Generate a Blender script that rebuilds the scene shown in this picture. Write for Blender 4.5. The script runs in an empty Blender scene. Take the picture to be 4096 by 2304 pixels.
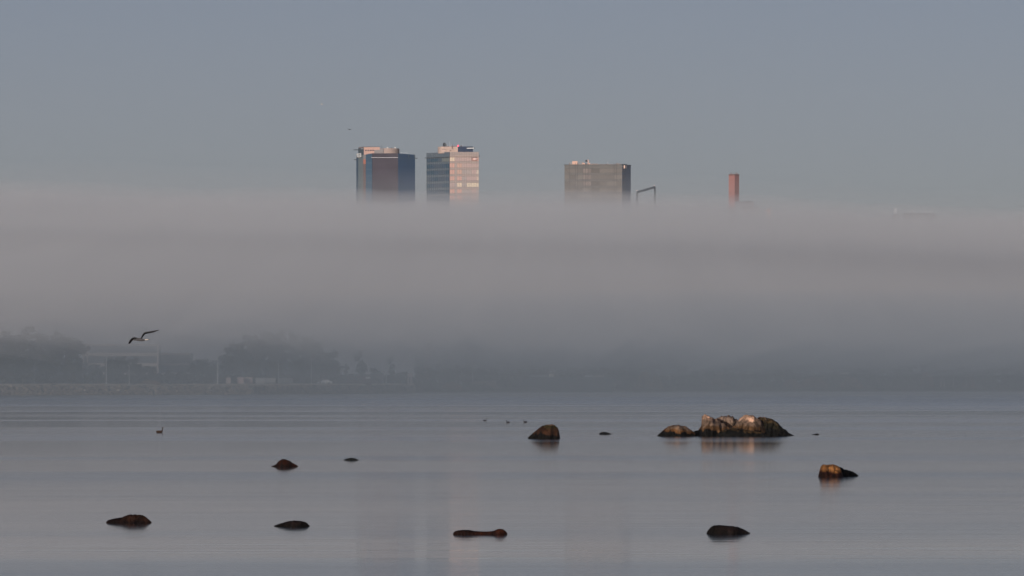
import bpy, bmesh, math, random
from mathutils import Vector, Matrix, noise
# ------------------------------------------------------------------ camera, sky, sun, exposure
sc = bpy.context.scene
F = 28250.0            # focal length in photograph pixels (4096 wide)
CX, HY, CAMZ = 2048.0, 1530.0, 2.8
cam = bpy.data.objects.new('camera', bpy.data.cameras.new('camera'))
sc.collection.objects.link(cam)
cam.location = (0, 0, CAMZ)
cam.rotation_euler = (math.pi/2, 0, 0)
cam.data.sensor_width = 36.0
cam.data.lens = F/4096*36.0
cam.data.shift_y = (HY-1152.0)/4096.0
cam.data.clip_start = 1.0
cam.data.clip_end = 20000.0
sc.camera = cam
SUN_EL, SUN_AZ = math.radians(6.0), math.radians(20.0)      # low, behind the camera and a little to the left
world = bpy.data.worlds.new('World'); sc.world = world; world.use_nodes = True
wn = world.node_tree.nodes; wl = world.node_tree.links
sky = wn.new('ShaderNodeTexSky'); sky.sky_type = 'NISHITA'; sky.sun_disc = False
sky.sun_elevation = SUN_EL; sky.sun_rotation = math.pi + SUN_AZ
sky.air_density = 0.36; sky.dust_density = 0.7; sky.ozone_density = 0.1
tint = wn.new('ShaderNodeVectorMath'); tint.operation = 'MULTIPLY'; tint.inputs[1].default_value = (1.11, 0.995, 1.085)
wl.new(sky.outputs[0], tint.inputs[0]); wl.new(tint.outputs[0], wn['Background'].inputs[0]); wn['Background'].inputs[1].default_value = 0.0535
sun = bpy.data.objects.new('sun', bpy.data.lights.new('sun', 'SUN'))
sc.collection.objects.link(sun)
sun.data.energy = 2.75; sun.data.angle = math.radians(0.5); sun.data.color = (1.0, 0.93, 0.88)
sdir = Vector((-math.sin(SUN_AZ)*math.cos(SUN_EL), -math.cos(SUN_AZ)*math.cos(SUN_EL), math.sin(SUN_EL)))
sun.rotation_euler = sdir.to_track_quat('Z', 'Y').to_euler()
sc.view_settings.view_transform = 'Standard'; sc.view_settings.look = 'None'
sc.view_settings.exposure = 0.0; sc.view_settings.gamma = 1.0
sc.cycles.volume_bounces = 12; sc.cycles.max_bounces = 14
sc.cycles.use_denoising = True
sc.cycles.sample_clamp_indirect = 4.0
R = random.Random(7)
COL = sc.collection
def P(px, py, d):                       # a photograph pixel at a distance -> a point in the world
    return Vector(((px-CX)/F*d, d, CAMZ+(HY-py)/F*d))
def wl_dist(py): return CAMZ*F/(py-HY)  # distance at which the water shows at that row
def lerp(pts, x):
    if x <= pts[0][0]: return pts[0][1]
    for (a, b), (c, e) in zip(pts, pts[1:]):
        if x <= c: return b+(e-b)*(x-a)/(c-a)
    return pts[-1][1]
# ------------------------------------------------------------------ materials
def mat(name, col, rough=0.7, spec=0.3, noise_amt=0.0, scale=1.0, metal=0.0, emit=None, strength=1.0, bump=0.0, stretch=None):
    m = bpy.data.materials.new(name); m.use_nodes = True
    nt = m.node_tree; b = nt.nodes['Principled BSDF']
    b.inputs['Base Color'].default_value = (*col, 1); b.inputs['Roughness'].default_value = rough
    b.inputs['Specular IOR Level'].default_value = spec; b.inputs['Metallic'].default_value = metal
    if emit:
        b.inputs['Emission Color'].default_value = (*emit, 1); b.inputs['Emission Strength'].default_value = strength
    if noise_amt or bump:
        tc = nt.nodes.new('ShaderNodeTexCoord'); mp = nt.nodes.new('ShaderNodeMapping')
        if stretch: mp.inputs['Scale'].default_value = stretch
        nz = nt.nodes.new('ShaderNodeTexNoise'); nz.inputs['Scale'].default_value = scale; nz.inputs['Detail'].default_value = 6
        nt.links.new(tc.outputs['Object'], mp.inputs[0]); nt.links.new(mp.outputs[0], nz.inputs['Vector'])
        if noise_amt:
            mr = nt.nodes.new('ShaderNodeMapRange'); mr.inputs['From Min'].default_value = .25; mr.inputs['From Max'].default_value = .75
            mr.inputs['To Min'].default_value = 1-noise_amt; mr.inputs['To Max'].default_value = 1+noise_amt
            nt.links.new(nz.outputs['Fac'], mr.inputs['Value'])
            vm = nt.nodes.new('ShaderNodeVectorMath'); vm.operation = 'SCALE'; vm.inputs[0].default_value = col
            nt.links.new(mr.outputs[0], vm.inputs['Scale']); nt.links.new(vm.outputs[0], b.inputs['Base Color'])
        if bump:
            bp = nt.nodes.new('ShaderNodeBump'); bp.inputs['Strength'].default_value = bump; bp.inputs['Distance'].default_value = .05
            nt.links.new(nz.outputs['Fac'], bp.inputs['Height']); nt.links.new(bp.outputs[0], b.inputs['Normal'])
    return m
def volume(name, col, dens):
    m = bpy.data.materials.new(name); m.use_nodes = True; nt = m.node_tree
    nt.nodes.remove(nt.nodes['Principled BSDF'])
    v = nt.nodes.new('ShaderNodeVolumePrincipled'); v.inputs['Color'].default_value = (*col, 1); v.inputs['Density'].default_value = dens
    nt.links.new(v.outputs[0], nt.nodes['Material Output'].inputs['Volume']); return m
# ------------------------------------------------------------------ mesh helpers
class MB:
    def __init__(s): s.v = []; s.f = []
    def add(s, vs, fs):
        n = len(s.v); s.v += [tuple(v) for v in vs]; s.f += [tuple(i+n for i in f) for f in fs]; return s
    def box(s, x0, x1, y0, y1, z0, z1):
        return s.add([(x, y, z) for z in (z0, z1) for x, y in ((x0, y0), (x1, y0), (x1, y1), (x0, y1))],
                     [(3,2,1,0),(4,5,6,7),(0,1,5,4),(1,2,6,5),(2,3,7,6),(3,0,4,7)])
    def prism(s, poly, z0, z1):         # vertical prism over a plan polygon (counter-clockwise); z1 may be a list
        n = len(poly); zz = z1 if isinstance(z1, (list, tuple)) else [z1]*n
        return s.add([(x, y, z0) for x, y in poly]+[(x, y, z) for (x, y), z in zip(poly, zz)],
                     [tuple(range(n-1, -1, -1)), tuple(range(n, 2*n))]+[(i, (i+1) % n, n+(i+1) % n, n+i) for i in range(n)])
    def slab(s, a, b, z0, z1, t0, t1):  # a plate along the plan line a->b, from t0 to t1 in front of it
        a = Vector(a); b = Vector(b); d = (b-a).normalized(); nrm = Vector((d.y, -d.x))
        q = [a+nrm*t1, b+nrm*t1, b+nrm*t0, a+nrm*t0]
        return s.prism([(p.x, p.y) for p in q], z0, z1)
    def tube(s, pts, rad, n=8):
        pts = [Vector(p) for p in pts]; rad = rad if isinstance(rad, (list, tuple)) else [rad]*len(pts)
        vs = []; fs = []; last = None
        for i, p in enumerate(pts):
            t = (pts[min(i+1, len(pts)-1)]-pts[max(i-1, 0)]).normalized()
            up = Vector((0, 0, 1)) if abs(t.z) < .9 else Vector((0, 1, 0))
            u = t.cross(up).normalized(); w = t.cross(u)
            vs += [p+(u*math.cos(2*math.pi*k/n)+w*math.sin(2*math.pi*k/n))*rad[i] for k in range(n)]
        for i in range(len(pts)-1):
            fs += [(i*n+k, i*n+(k+1) % n, (i+1)*n+(k+1) % n, (i+1)*n+k) for k in range(n)]
        fs += [tuple(range(n-1, -1, -1)), tuple(range((len(pts)-1)*n, len(pts)*n))]
        return s.add(vs, fs)
    def ball(s, c, r, n=10, m=6):       # r may be a 3-vector
        r = r if isinstance(r, (tuple, list)) else (r, r, r); c = Vector(c); vs = []; fs = []
        for j in range(1, m):
            a = math.pi*j/m
            vs += [(c.x+r[0]*math.sin(a)*math.cos(2*math.pi*k/n), c.y+r[1]*math.sin(a)*math.sin(2*math.pi*k/n), c.z+r[2]*math.cos(a)) for k in range(n)]
        vs += [(c.x, c.y, c.z+r[2]), (c.x, c.y, c.z-r[2])]; T, B = len(vs)-2, len(vs)-1
        for j in range(m-2): fs += [(j*n+k, (j+1)*n+k, (j+1)*n+(k+1) % n, j*n+(k+1) % n) for k in range(n)]
        fs += [(T, k, (k+1) % n) for k in range(n)]+[(B, (m-2)*n+(k+1) % n, (m-2)*n+k) for k in range(n)]
        return s.add(vs, fs)
    def build(s, name, m, parent=None, smooth=False, origin=None):
        o0 = Vector(origin) if origin is not None else (parent_origin(parent) if parent else Vector((0, 0, 0)))
        me = bpy.data.meshes.new(name); me.from_pydata([tuple(Vector(v)-o0) for v in s.v], [], s.f)
        for mm in (m if isinstance(m, (list, tuple)) else [m]): me.materials.append(mm)
        if smooth: me.polygons.foreach_set('use_smooth', [True]*len(me.polygons))
        me.update()
        o = bpy.data.objects.new(name, me); COL.objects.link(o)
        if parent: o.parent = parent
        if origin is not None: o.location = o0 if not parent else o0-parent_origin(parent)
        return o
ORG = {}
def parent_origin(p):
    v = Vector((0, 0, 0))
    while p: v += Vector(p.location); p = p.parent
    return v
def tag(o, label, cat, group=None, kind=None):
    if label: o['label'] = label
    if cat: o['category'] = cat
    if group: o['group'] = group
    if kind: o['kind'] = kind
    return o
def thing(name, label, cat, loc=(0, 0, 0), group=None):
    o = bpy.data.objects.new(name, None); COL.objects.link(o); o.location = loc; o.empty_display_size = .2
    return tag(o, label, cat, group)
def copy_tree(o, loc=None, scale=None, rz=None):
    c = o.copy(); COL.objects.link(c)
    if loc is not None: c.location = loc
    if scale is not None: c.scale = scale
    if rz is not None: c.rotation_euler.z = rz
    for ch in list(o.children):
        k = ch.copy(); COL.objects.link(k); k.parent = c
        for g in list(ch.children):
            q = g.copy(); COL.objects.link(q); q.parent = k
    return c
def jit(v, s, a): return a*noise.noise(Vector(v)*s)
# ------------------------------------------------------------------ the setting: water and land
def water_material():
    m = bpy.data.materials.new('sea_water'); m.use_nodes = True; nt = m.node_tree; b = nt.nodes['Principled BSDF']
    b.inputs['Base Color'].default_value = (.012, .018, .022, 1); b.inputs['IOR'].default_value = 1.33
    tc = nt.nodes.new('ShaderNodeTexCoord')
    def nz(scale, detail, st=(1, 1, 1)):
        mp = nt.nodes.new('ShaderNodeMapping'); mp.inputs['Scale'].default_value = st
        n = nt.nodes.new('ShaderNodeTexNoise'); n.inputs['Scale'].default_value = scale; n.inputs['Detail'].default_value = detail
        nt.links.new(tc.outputs['Object'], mp.inputs[0]); nt.links.new(mp.outputs[0], n.inputs['Vector']); return n
    big = nz(.018, 5, (.45, 1, 1))
    mr = nt.nodes.new('ShaderNodeMapRange'); mr.inputs['From Min'].default_value = .44; mr.inputs['From Max'].default_value = .60
    mr.inputs['To Min'].default_value = .05; mr.inputs['To Max'].default_value = .11
    nt.links.new(big.outputs['Fac'], mr.inputs['Value']); 
    sy = nt.nodes.new('ShaderNodeSeparateXYZ'); nt.links.new(tc.outputs['Object'], sy.inputs[0])
    fr = nt.nodes.new('ShaderNodeMapRange'); fr.inputs['From Min'].default_value = 650; fr.inputs['From Max'].default_value = 1700; fr.inputs['To Min'].default_value = 0; fr.inputs['To Max'].default_value = .13
    nt.links.new(sy.outputs['Y'], fr.inputs['Value']); ra = nt.nodes.new('ShaderNodeMath'); ra.operation = 'ADD'
    nt.links.new(mr.outputs[0], ra.inputs[0]); nt.links.new(fr.outputs[0], ra.inputs[1]); nt.links.new(ra.outputs[0], b.inputs['Roughness'])
    rip = nz(.8, 4, (.25, 1, 1)); swell = nz(.28, 3, (.22, 1, 1))
    b1 = nt.nodes.new('ShaderNodeBump'); b1.inputs['Strength'].default_value = 1; b1.inputs['Distance'].default_value = .0035
    b2 = nt.nodes.new('ShaderNodeBump'); b2.inputs['Strength'].default_value = 1; b2.inputs['Distance'].default_value = .009
    nt.links.new(swell.outputs['Fac'], b2.inputs['Height']); nt.links.new(rip.outputs['Fac'], b1.inputs['Height'])
    nt.links.new(b2.outputs[0], b1.inputs['Normal']); nt.links.new(b1.outputs[0], b.inputs['Normal'])
    return m
WATERLINE = [(-6000,1590),(-200,1583),(0,1582),(500,1580),(1000,1578),(1400,1575),(1660,1572),(1668,1570.2),(2048,1568.5),(3000,1565),(4096,1562),(9000,1559)]
def shore_d(px): return wl_dist(lerp(WATERLINE, px))
def build_land():
    w = MB(); w.add([(-1600,-330,0),(1600,-330,0),(1600,3200,0),(-1600,3200,0)], [(0,1,2,3)])
    tag(w.build('water', water_material()), None, None, kind='structure')
    pxs = [-9000,-6000,-3000,-1200]+list(range(-600, 4900, 12))+[5400,6500,8000,10000]
    g = MB(); rows = []
    prof = [(-6,-1.2),(0,0),(3,1.0),(5,1.75),(8,2.05),(12,2.3),(30,2.45),(90,3.0),(400,3.1),(3800,3.4)]
    for px in pxs:
        d0 = shore_d(px); r = []
        hard = px < 1664
        for off, z in prof:
            d = d0+off; zz = z
            if not hard: zz = z if z < .1 else (.35+.25*off/12 if off < 12 else z-1.0 if off < 60 else z)
            if off == 3800: d = 6050
            if 0 < off < 20 and z > .1: zz += noise.noise(Vector((px*.03, off*.7, 3)))*.35
            r.append(len(g.v)); g.v.append(((px-CX)/F*d, d, zz))
        rows.append(r)
    for a, b in zip(rows, rows[1:]):
        for i in range(len(prof)-1): g.f.append((a[i], b[i], b[i+1], a[i+1]))
    tag(g.build('ground', mat('dry_ground', (.10,.085,.065), .95, .1, .35, .25)), None, None, kind='structure')
build_land()
stone_m = mat('armour_stone', (.34,.27,.20), .95, .1, .5, .8)
pale_m = mat('pale_boulder', (.6,.53,.44), .9, .1, .3, 2.0)
def rubble():
    s = MB()
    ico = [(0,0,1),(.9,0,.45),(.28,.85,.45),(-.72,.53,.45),(-.72,-.53,.45),(.28,-.85,.45),(.72,.53,-.45),(-.28,.85,-.45),(-.9,0,-.45),(-.28,-.85,-.45),(.72,-.53,-.45),(0,0,-1)]
    fc = [(0,1,2),(0,2,3),(0,3,4),(0,4,5),(0,5,1),(1,6,2),(2,7,3),(3,8,4),(4,9,5),(5,10,1),(6,7,2),(7,8,3),(8,9,4),(9,10,5),(10,6,1),(11,7,6),(11,8,7),(11,9,8),(11,10,9),(11,6,10)]
    for k in range(2600):
        px = R.uniform(-220, 1662); off = R.uniform(-.5, 6.0)
        d = shore_d(px)+off; z = lerp([(0,0),(3,1.0),(5,1.75),(8,2.0)], off)+R.uniform(-.1,.15); r = R.uniform(.18,.55)
        c = Vector(((px-CX)/F*d, d, z)); q = Matrix.Rotation(R.uniform(0,6.28), 3, 'Z') @ Matrix.Rotation(R.uniform(0,3), 3, 'X')
        s.add([c+(q @ Vector(v))*r*R.uniform(.7,1.15) for v in ico], fc)
    tag(s.build('rubble', stone_m), 'grey brown armour stones heaped along the breakwater slope', 'rubble', kind='stuff')
    for px, py, w in ((338,1562,13),(473,1561,14),(12,1565,8),(838,1552,10),(1520,1552,9),(1492,1556,8),(60,1568,8),(245,1564,7)):
        d = shore_d(px)+2.4; r = w*.5/F*d; c = P(px, py, d-.6)
        b = MB(); b.add([c+Vector((v[0]*r*1.15, v[1]*r, v[2]*r*.85))*R.uniform(.85,1.15) for v in ico], fc)
        words = {338:'rounded pale boulder below the porch end of the office block', 473:'pale boulder low on the breakwater below the flying gull', 12:'small pale boulder at the far left end of the breakwater',
                 838:'pale boulder high on the breakwater just left of the tallest lamp post', 1520:'pale boulder near the right end of the breakwater slope', 1492:'lower pale boulder left of another near the breakwater end', 60:'small pale boulder near the waterline at far left', 245:'small pale boulder on the breakwater left of the office porch'}[px]
        tag(b.build('boulder', pale_m, origin=c), words, 'boulder', 'pale boulders on the breakwater')
rubble()
# verge: the pale gravel track along the top of the breakwater
def verge():
    g = MB(); prev = None
    for px in range(-600, 1664, 24):
        d0 = shore_d(px); a = []
        for off, z in ((6.5, 2.02),(11.5, 2.42),(16, 2.56)):
            d = d0+off; a.append(len(g.v)); g.v.append(((px-CX)/F*d, d, z+.06*noise.noise(Vector((px*.02, off, 0)))))
        if prev:
            for i in range(2): g.f.append((prev[i], a[i], a[i+1], prev[i+1]))
        prev = a
    tag(g.build('gravel_track', mat('pale_gravel', (.62,.53,.38), .95, .1, .3, .5)), None, None, kind='structure')
verge()
# ------------------------------------------------------------------ fog and haze
def fog():
    hz = MB().box(-1550, 1550, -320, 6100, -2.6, 250)
    tag(hz.build('haze', volume('haze', (.90,.94,1.0), HAZE_D)), 'thin even haze in the air over the bay', 'haze', kind='stuff')
    ROWTOP = [(-400,782),(0,787),(700,805),(1500,818),(2500,823),(2950,838),(3700,874),(4300,890)]
    pxs = [-14000,-9000,-5000,-2500,-1200]+list(range(-600, 4800, 40))+[5600,6500,9000,13000,18000]
    def bank(name, dens, label, base, wav, amp, lift, col, prof_fn):
        g = MB(); rows = []
        for px in pxs:
            k = (HY-lerp(ROWTOP, px))/730.0
            n1 = amp*(noise.noise(Vector((px*wav, base, 0)))+.5*noise.noise(Vector((px*wav*2.7, base, 4))))
            r = []
            for d, z in prof_fn(px, k, n1): r.append(len(g.v)); g.v.append((px_x(px, d), d, z))
            rows.append(r)
        n = len(rows[0])
        for a, b in zip(rows, rows[1:]):
            for i in range(n): g.f.append((a[i], a[(i+1) % n], b[(i+1) % n], b[i]))
        g.f.append(tuple(reversed(rows[0]))); g.f.append(tuple(rows[-1]))
        o = g.build(name, volume(name, col, dens)); bm = bmesh.new(); bm.from_mesh(o.data)
        bmesh.ops.recalc_face_normals(bm, faces=bm.faces); bm.to_mesh(o.data); bm.free()
        tag(o, label, 'fog', kind='stuff')
    def px_x(px, d): return (px-CX)/F*2600
    def under(px): return lerp([(0,-110),(900,-60),(1700,220),(2600,450),(4096,720)], px)
    def lump(px, q): return noise.noise(Vector((px*.006, q, 0)))+.6*noise.noise(Vector((px*.017, q, 2)))+.35*noise.noise(Vector((px*.045, q, 5)))
    def main(px, k, n1):
        s = under(px); w = lump(px, 8)
        return [(1400+s*.6, 15+w*3), (1520+s*.5+w*40, 23.5*k+w*2), (2000+s*.3, (44+s*.003)*k+lump(px, 3)*1.6), (2700, 2.8+72.0*k+n1), (4450, 78*k+n1), (4450, -1.5), (2900, -1.5), (2150+s, 3.0)]
    bank('fog_bank', .0042, 'dense grey fog bank hiding the city below the tower tops', 1.3, .0031, 1.3, 0, FOG_C, main)
    def front(px, k, n1):
        s = under(px)*.8; w = lump(px, 21)
        return [(1230+s*.6, 11+w*3.5), (1750+s*.4, 33*k+w*3), (2200+s*.2, 49*k+w*2), (2650+s*.1, 2.8+63.0*k+n1), (4400, 71*k+n1), (4400, 1.5), (2900, 1.5), (1950+s, 4.5+w*1.0)]
    bank('fog_front', .0017, 'lumpy front of the fog drifting over the far shore', 9.3, .004, 2.0, 0, FOG_C, front)
    def upper(px, k, n1):
        return [(1900, 46*k), (2720, 2.8+76.5*k+n1), (4420, 84*k+n1), (4420, 50*k)]
    bank('fog_layer', .0019, 'softer upper layer of fog around the tower shafts', 3.7, .0023, 1.8, 0, FOG_C, upper)
    def veil(px, k, n1):
        return [(2300, 50*k), (2900, 2.8+90*k+n1), (4400, 95*k+n1), (4400, 50*k)]
    bank('fog_veil', .0004, 'thin veil of mist lying on top of the dense fog bank', 5.1, .002, 2.5, 0, FOG_C, veil)
    mb = MB(); pr = [(1000,-1),(1000,4),(1400,15),(1800,27),(1800,-1)]
    mb.add([(-1500,y,z) for y, z in pr]+[(1500,y,z) for y, z in pr], [(0,1,2,3,4),(9,8,7,6,5)]+[(i_, 5+i_, 5+(i_+1) % 5, (i_+1) % 5) for i_ in range(5)])
    mo = mb.build('ground_mist', volume('ground_mist', (.58,.70,.80), MIST_D)); bm = bmesh.new(); bm.from_mesh(mo.data); bmesh.ops.recalc_face_normals(bm, faces=bm.faces); bm.to_mesh(mo.data); bm.free()  # mist colour darkened and blued to stand for mist lying in shadow
    tag(mo, 'light ground mist over the far water and shore', 'mist', kind='stuff')
HAZE_D = 4.5e-5; FOG_D = .006; MIST_D = .0017; FOG_C = (.945,.975,1.0)
fog()
# ------------------------------------------------------------------ towers above the fog
TD = 3800.0
def Q(px, dy=0.0, d0=TD): d = d0+dy; return ((px-CX)/F*d, d)
def Z(py, d=TD): return CAMZ+(HY-py)/F*d
M_blue = mat('blue_glass', (.012,.065,.15), .6, .2, .15, .15)
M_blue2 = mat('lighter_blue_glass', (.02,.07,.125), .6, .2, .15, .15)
M_brown = mat('red_brown_glass', (.060,.051,.068), .7, .12, .22, .12)
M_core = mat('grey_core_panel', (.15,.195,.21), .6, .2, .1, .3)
M_orange = mat('orange_panel', (.55,.19,.12), .6, .2)
M_rust = mat('rusty_joint', (.2,.13,.12), .7)
M_trim = mat('pale_metal_trim', (.6,.62,.66), .4, .5)
M_dark = mat('dark_metal', (.03,.04,.05), .6)
M_pinkwall = mat('pink_plaster', (.62,.40,.33), .8, .1, .06, .4)
M_greywall = mat('grey_plaster', (.30,.28,.28), .8, .1, .06, .4)
M_side = mat('blue_grey_metal_and_shade', (.05,.085,.11), .7, .2)  # trim and roof units; also the shade painted on the penthouse's left side
M_white = mat('white_paint', (.75,.76,.74), .5)
M_cream = mat('cream_plaster', (.58,.44,.37), .8, .1, .05, .5)
M_navy = mat('navy_cladding', (.02,.045,.10), .6, .2)
def text_mesh(s, size, name, m, parent, loc, rz, sx=1.0, thick=.12):
    cu = bpy.data.curves.new(name, 'FONT'); cu.body = s; cu.size = size; cu.extrude = thick; cu.offset = .03*size
    to = bpy.data.objects.new('tmp', cu); COL.objects.link(to)
    dg = bpy.context.evaluated_depsgraph_get(); me = bpy.data.meshes.new_from_object(to.evaluated_get(dg))
    bpy.data.objects.remove(to); me.materials.clear(); me.materials.append(m)
    M = Matrix.Rotation(rz, 4, 'Z') @ Matrix.Rotation(math.pi/2, 4, 'X') @ Matrix.Diagonal((sx, 1, 1, 1)); me.transform(M)
    o = bpy.data.objects.new(name, me); COL.objects.link(o); o.parent = parent; o.location = Vector(loc)-parent_origin(parent); return o

def tower_one():
    poly = [Q(1427.3,18), Q(1434.8,13), Q(1455.5,4), Q(1464,1.5), Q(1489.5,0), Q(1592,0), Q(1659,8), Q(1650,34), Q(1438,34)]
    base = (poly[4][0]+14, TD+14, 3.2)
    t = thing('glass_tower', 'tall dark blue and red brown glass office tower with a round rooftop plant room', 'tower', base)
    zt = [Z(624,TD+18), Z(624,TD+13), Z(618), Z(617.5), Z(613.3), Z(613.3), Z(618.8,TD+8), Z(618.8,TD+8), Z(624,TD+18)]
    MB().prism(poly, 3.2, Z(640)).build('core', M_core, t)
    # facades stand proud of the core, each running up to the parapet
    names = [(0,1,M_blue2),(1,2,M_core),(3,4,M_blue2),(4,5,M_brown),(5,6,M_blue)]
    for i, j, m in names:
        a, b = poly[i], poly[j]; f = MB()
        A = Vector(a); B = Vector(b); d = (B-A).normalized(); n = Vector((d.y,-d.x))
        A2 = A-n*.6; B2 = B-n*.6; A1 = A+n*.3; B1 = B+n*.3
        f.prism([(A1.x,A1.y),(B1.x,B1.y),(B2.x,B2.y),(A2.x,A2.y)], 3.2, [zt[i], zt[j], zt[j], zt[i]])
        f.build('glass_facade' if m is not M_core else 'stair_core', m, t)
    MB().slab(poly[2], poly[3], 3.2, Z(655), .0, .32).build('joint_strip', M_rust, t)
    MB().slab(poly[2], poly[3], Z(655), Z(636), .0, .36).build('accent_panel', M_orange, t)
    MB().slab(poly[2], poly[3], Z(636), Z(617.8), .0, .34).build('parapet_panel', M_greywall, t)
    MB().prism([(x, y+.7) for x, y in poly[3:7]]+[Q(1648,32), Q(1470,32)], Z(640), Z(621)).build('roof', M_dark, t)
    tr = MB().slab(Q(1485,0), Q(1592.5,0), Z(631), Z(629.4), .3, .8); tr.build('trim_line', M_trim, t)
    MB().slab(poly[3], poly[4], Z(634), Z(632.6), .3, .6).build('trim_line', M_side, t)
    MB().slab(poly[5], poly[6], Z(633.5,TD+4), Z(632.3,TD+4), .3, .6).build('trim_line', M_side, t)
    for k in range(7):
        MB().slab(poly[3], poly[4], Z(652+26*k), Z(651+26*k), .3, .42).build('floor_line', M_core, t)
    for px, dy, py, sgn in ((1427.3,17,640,-1),(1659,7.5,634,1)):
        x, y = Q(px, dy); MB().box(min(x-.2*sgn, x+3.6*sgn*.1345*3), max(x-.2*sgn, x+3.6*sgn*.1345*3), y-.5, y+2, Z(py,y), Z(py-2.4,y)).build('balcony', M_dark, t)
    # penthouse
    ph = [Q(1434.8,14.5), Q(1455.5,5), Q(1519,5), Q(1519,22), Q(1436,24)]
    MB().prism(ph, Z(640), [Z(590.6,TD+14.5), Z(587), Z(586.8), Z(586.8), Z(590.6,TD+20)]).build('penthouse', M_pinkwall, t)
    MB().slab(ph[0], ph[1], Z(624), Z(590.8,TD+9), 0, .25).build('penthouse_shade_side', M_side, t)  # dark slab puts the penthouse's shaded left side into colour
    MB().prism([Q(1434,14), Q(1455,4.4), Q(1519.6,4.4), Q(1519.6,23), Q(1435,25)], Z(586.6), Z(585.8)).build('roof_edge', M_dark, t)
    MB().slab(Q(1427,13), Q(1436,10.5), Z(597.5), Z(595.6), 0, 2).build('canopy', M_dark, t)
    MB().slab(Q(1449,6.4), Q(1455.3,4), Z(594.5), Z(592.8), .3, .7).build('canopy', M_white, t)
    for x0, x1 in ((1459.6,1467.6),(1470,1476.6),(1479.4,1487),(1489,1496.4)):
        w = MB().box(Q(x0,5)[0], Q(x1,5)[0], TD+4.85, TD+5.3, Z(602.6), Z(597.8)).build('window', mat('penthouse_glass', (.12,.08,.09), .3), t)
    MB().box(Q(1497,5)[0], Q(1520,5)[0], TD+4.2, TD+4.9, Z(617), Z(598.5)).build('plant_room', M_greywall, t)
    MB().box(Q(1519.3,4)[0], Q(1534.5,4)[0], TD+3.4, TD+16, Z(617), Z(592.2)).build('plant_room', M_greywall, t)
    cx, cy = Q(1534.5, 12.5); dr = MB(); n = 28; rr = 8.55
    dr.prism([(cx+rr*math.sin(math.pi*k/n), cy-rr*math.cos(math.pi*k/n)) for k in range(n+1)], Z(618), Z(591.6))
    dr.build('round_plant_room', mat('drum_plaster', (.52,.40,.35), .8, .1), t, smooth=False)
    for px, h, r, m in ((1550,5.5,.45,M_white),(1581,5.5,.45,M_white)):
        MB().tube([Q(px,10)+(Z(591.8),), Q(px,10)+(Z(591.8-h),)], r, 10).build('vent_pipe', m, t)
    for px, w, h, y0 in ((1566,5,3.5,591.8),(1534,4,2.4,592),(1474,5,2.0,586),(1502,5,1.2,586),(1545,7,1.6,591.8)):
        MB().box(Q(px-w/2,9)[0], Q(px+w/2,9)[0], TD+9, TD+11, Z(y0), Z(y0-h)).build('roof_vent', M_dark, t)
    MB().tube([Q(1527,8)+(Z(592),), Q(1527,8)+(Z(579),)], .09, 6).build('antenna', M_dark, t)
    rl = MB(); 
    for a, b in ((1599,1629.5),):
        rl.box(Q(a,5)[0], Q(b,5)[0], TD+5, TD+5.2, Z(610.6), Z(609.8)); rl.box(Q(b-.8,5)[0], Q(b,5)[0], TD+5, TD+5.2, Z(617), Z(610)); rl.box(Q(a+14,5)[0], Q(a+14.8,5)[0], TD+5, TD+5.2, Z(617), Z(610))
    rl.build('roof_railing', M_trim, t)
    for px, dy in ((1634,6),(1657,9)):
        MB().box(Q(px-1.4,dy-1)[0], Q(px+1.4,dy-1)[0], TD+dy-2, TD+dy-.9, Z(627), Z(617.5)).build('parapet_pier', M_side, t)
    # roof sign on the left side: white letters
    a, b = Vector(Q(1433,14)), Vector(Q(1452,5.2)); ang = math.atan2(b.y-a.y, b.x-a.x); L = (b-a).length
    sg = MB().slab((a.x,a.y), (b.x,b.y), Z(627.5), Z(626.6), .5, .9).build('sign_rail', M_dark, t)
    n = Vector((b.y-a.y, a.x-b.x)).normalized()
    for k, ch in enumerate('SEB'):
        u = (.02, .36, .69)[k]; o = text_mesh(ch, 3.0, 'sign_letter', M_white, t, (a.x+(b.x-a.x)*u+n.x*.8, a.y+(b.y-a.y)*u+n.y*.8, Z(626.3)), ang)
        wid = (max(v.co.x for v in o.data.vertices)-min(v.co.x for v in o.data.vertices)) or 1
        f_ = abs(b.x-a.x)*.29/wid; o.scale = (f_, f_, 1.0)
tower_one()

def grid_face(t, A, B, zrow, segs, colfn, wallm, t_out=.12, line_cols=None, line_m=None):
    A = Vector(A); B = Vector(B)
    for r, (z0, z1) in enumerate(zrow):
        for k, (u0, u1) in enumerate(segs):
            a = A+(B-A)*u0; b = A+(B-A)*u1
            MB().slab(a, b, z0, z1, -.3, t_out).build('window', colfn(r, k), t)
    if line_cols:
        mu = MB()
        for u in line_cols:
            a = A+(B-A)*(u-.0028); b = A+(B-A)*(u+.0028); mu.slab(a, b, zrow[-1][0]-3, zrow[0][1]+3.1, .0, t_out+.08)
        for z0, z1 in zrow:
            for z in (z0, z1): mu.slab(A, B, z-.05, z+.05, .0, t_out+.07)
        mu.build('mullions', line_m, t)

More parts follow.
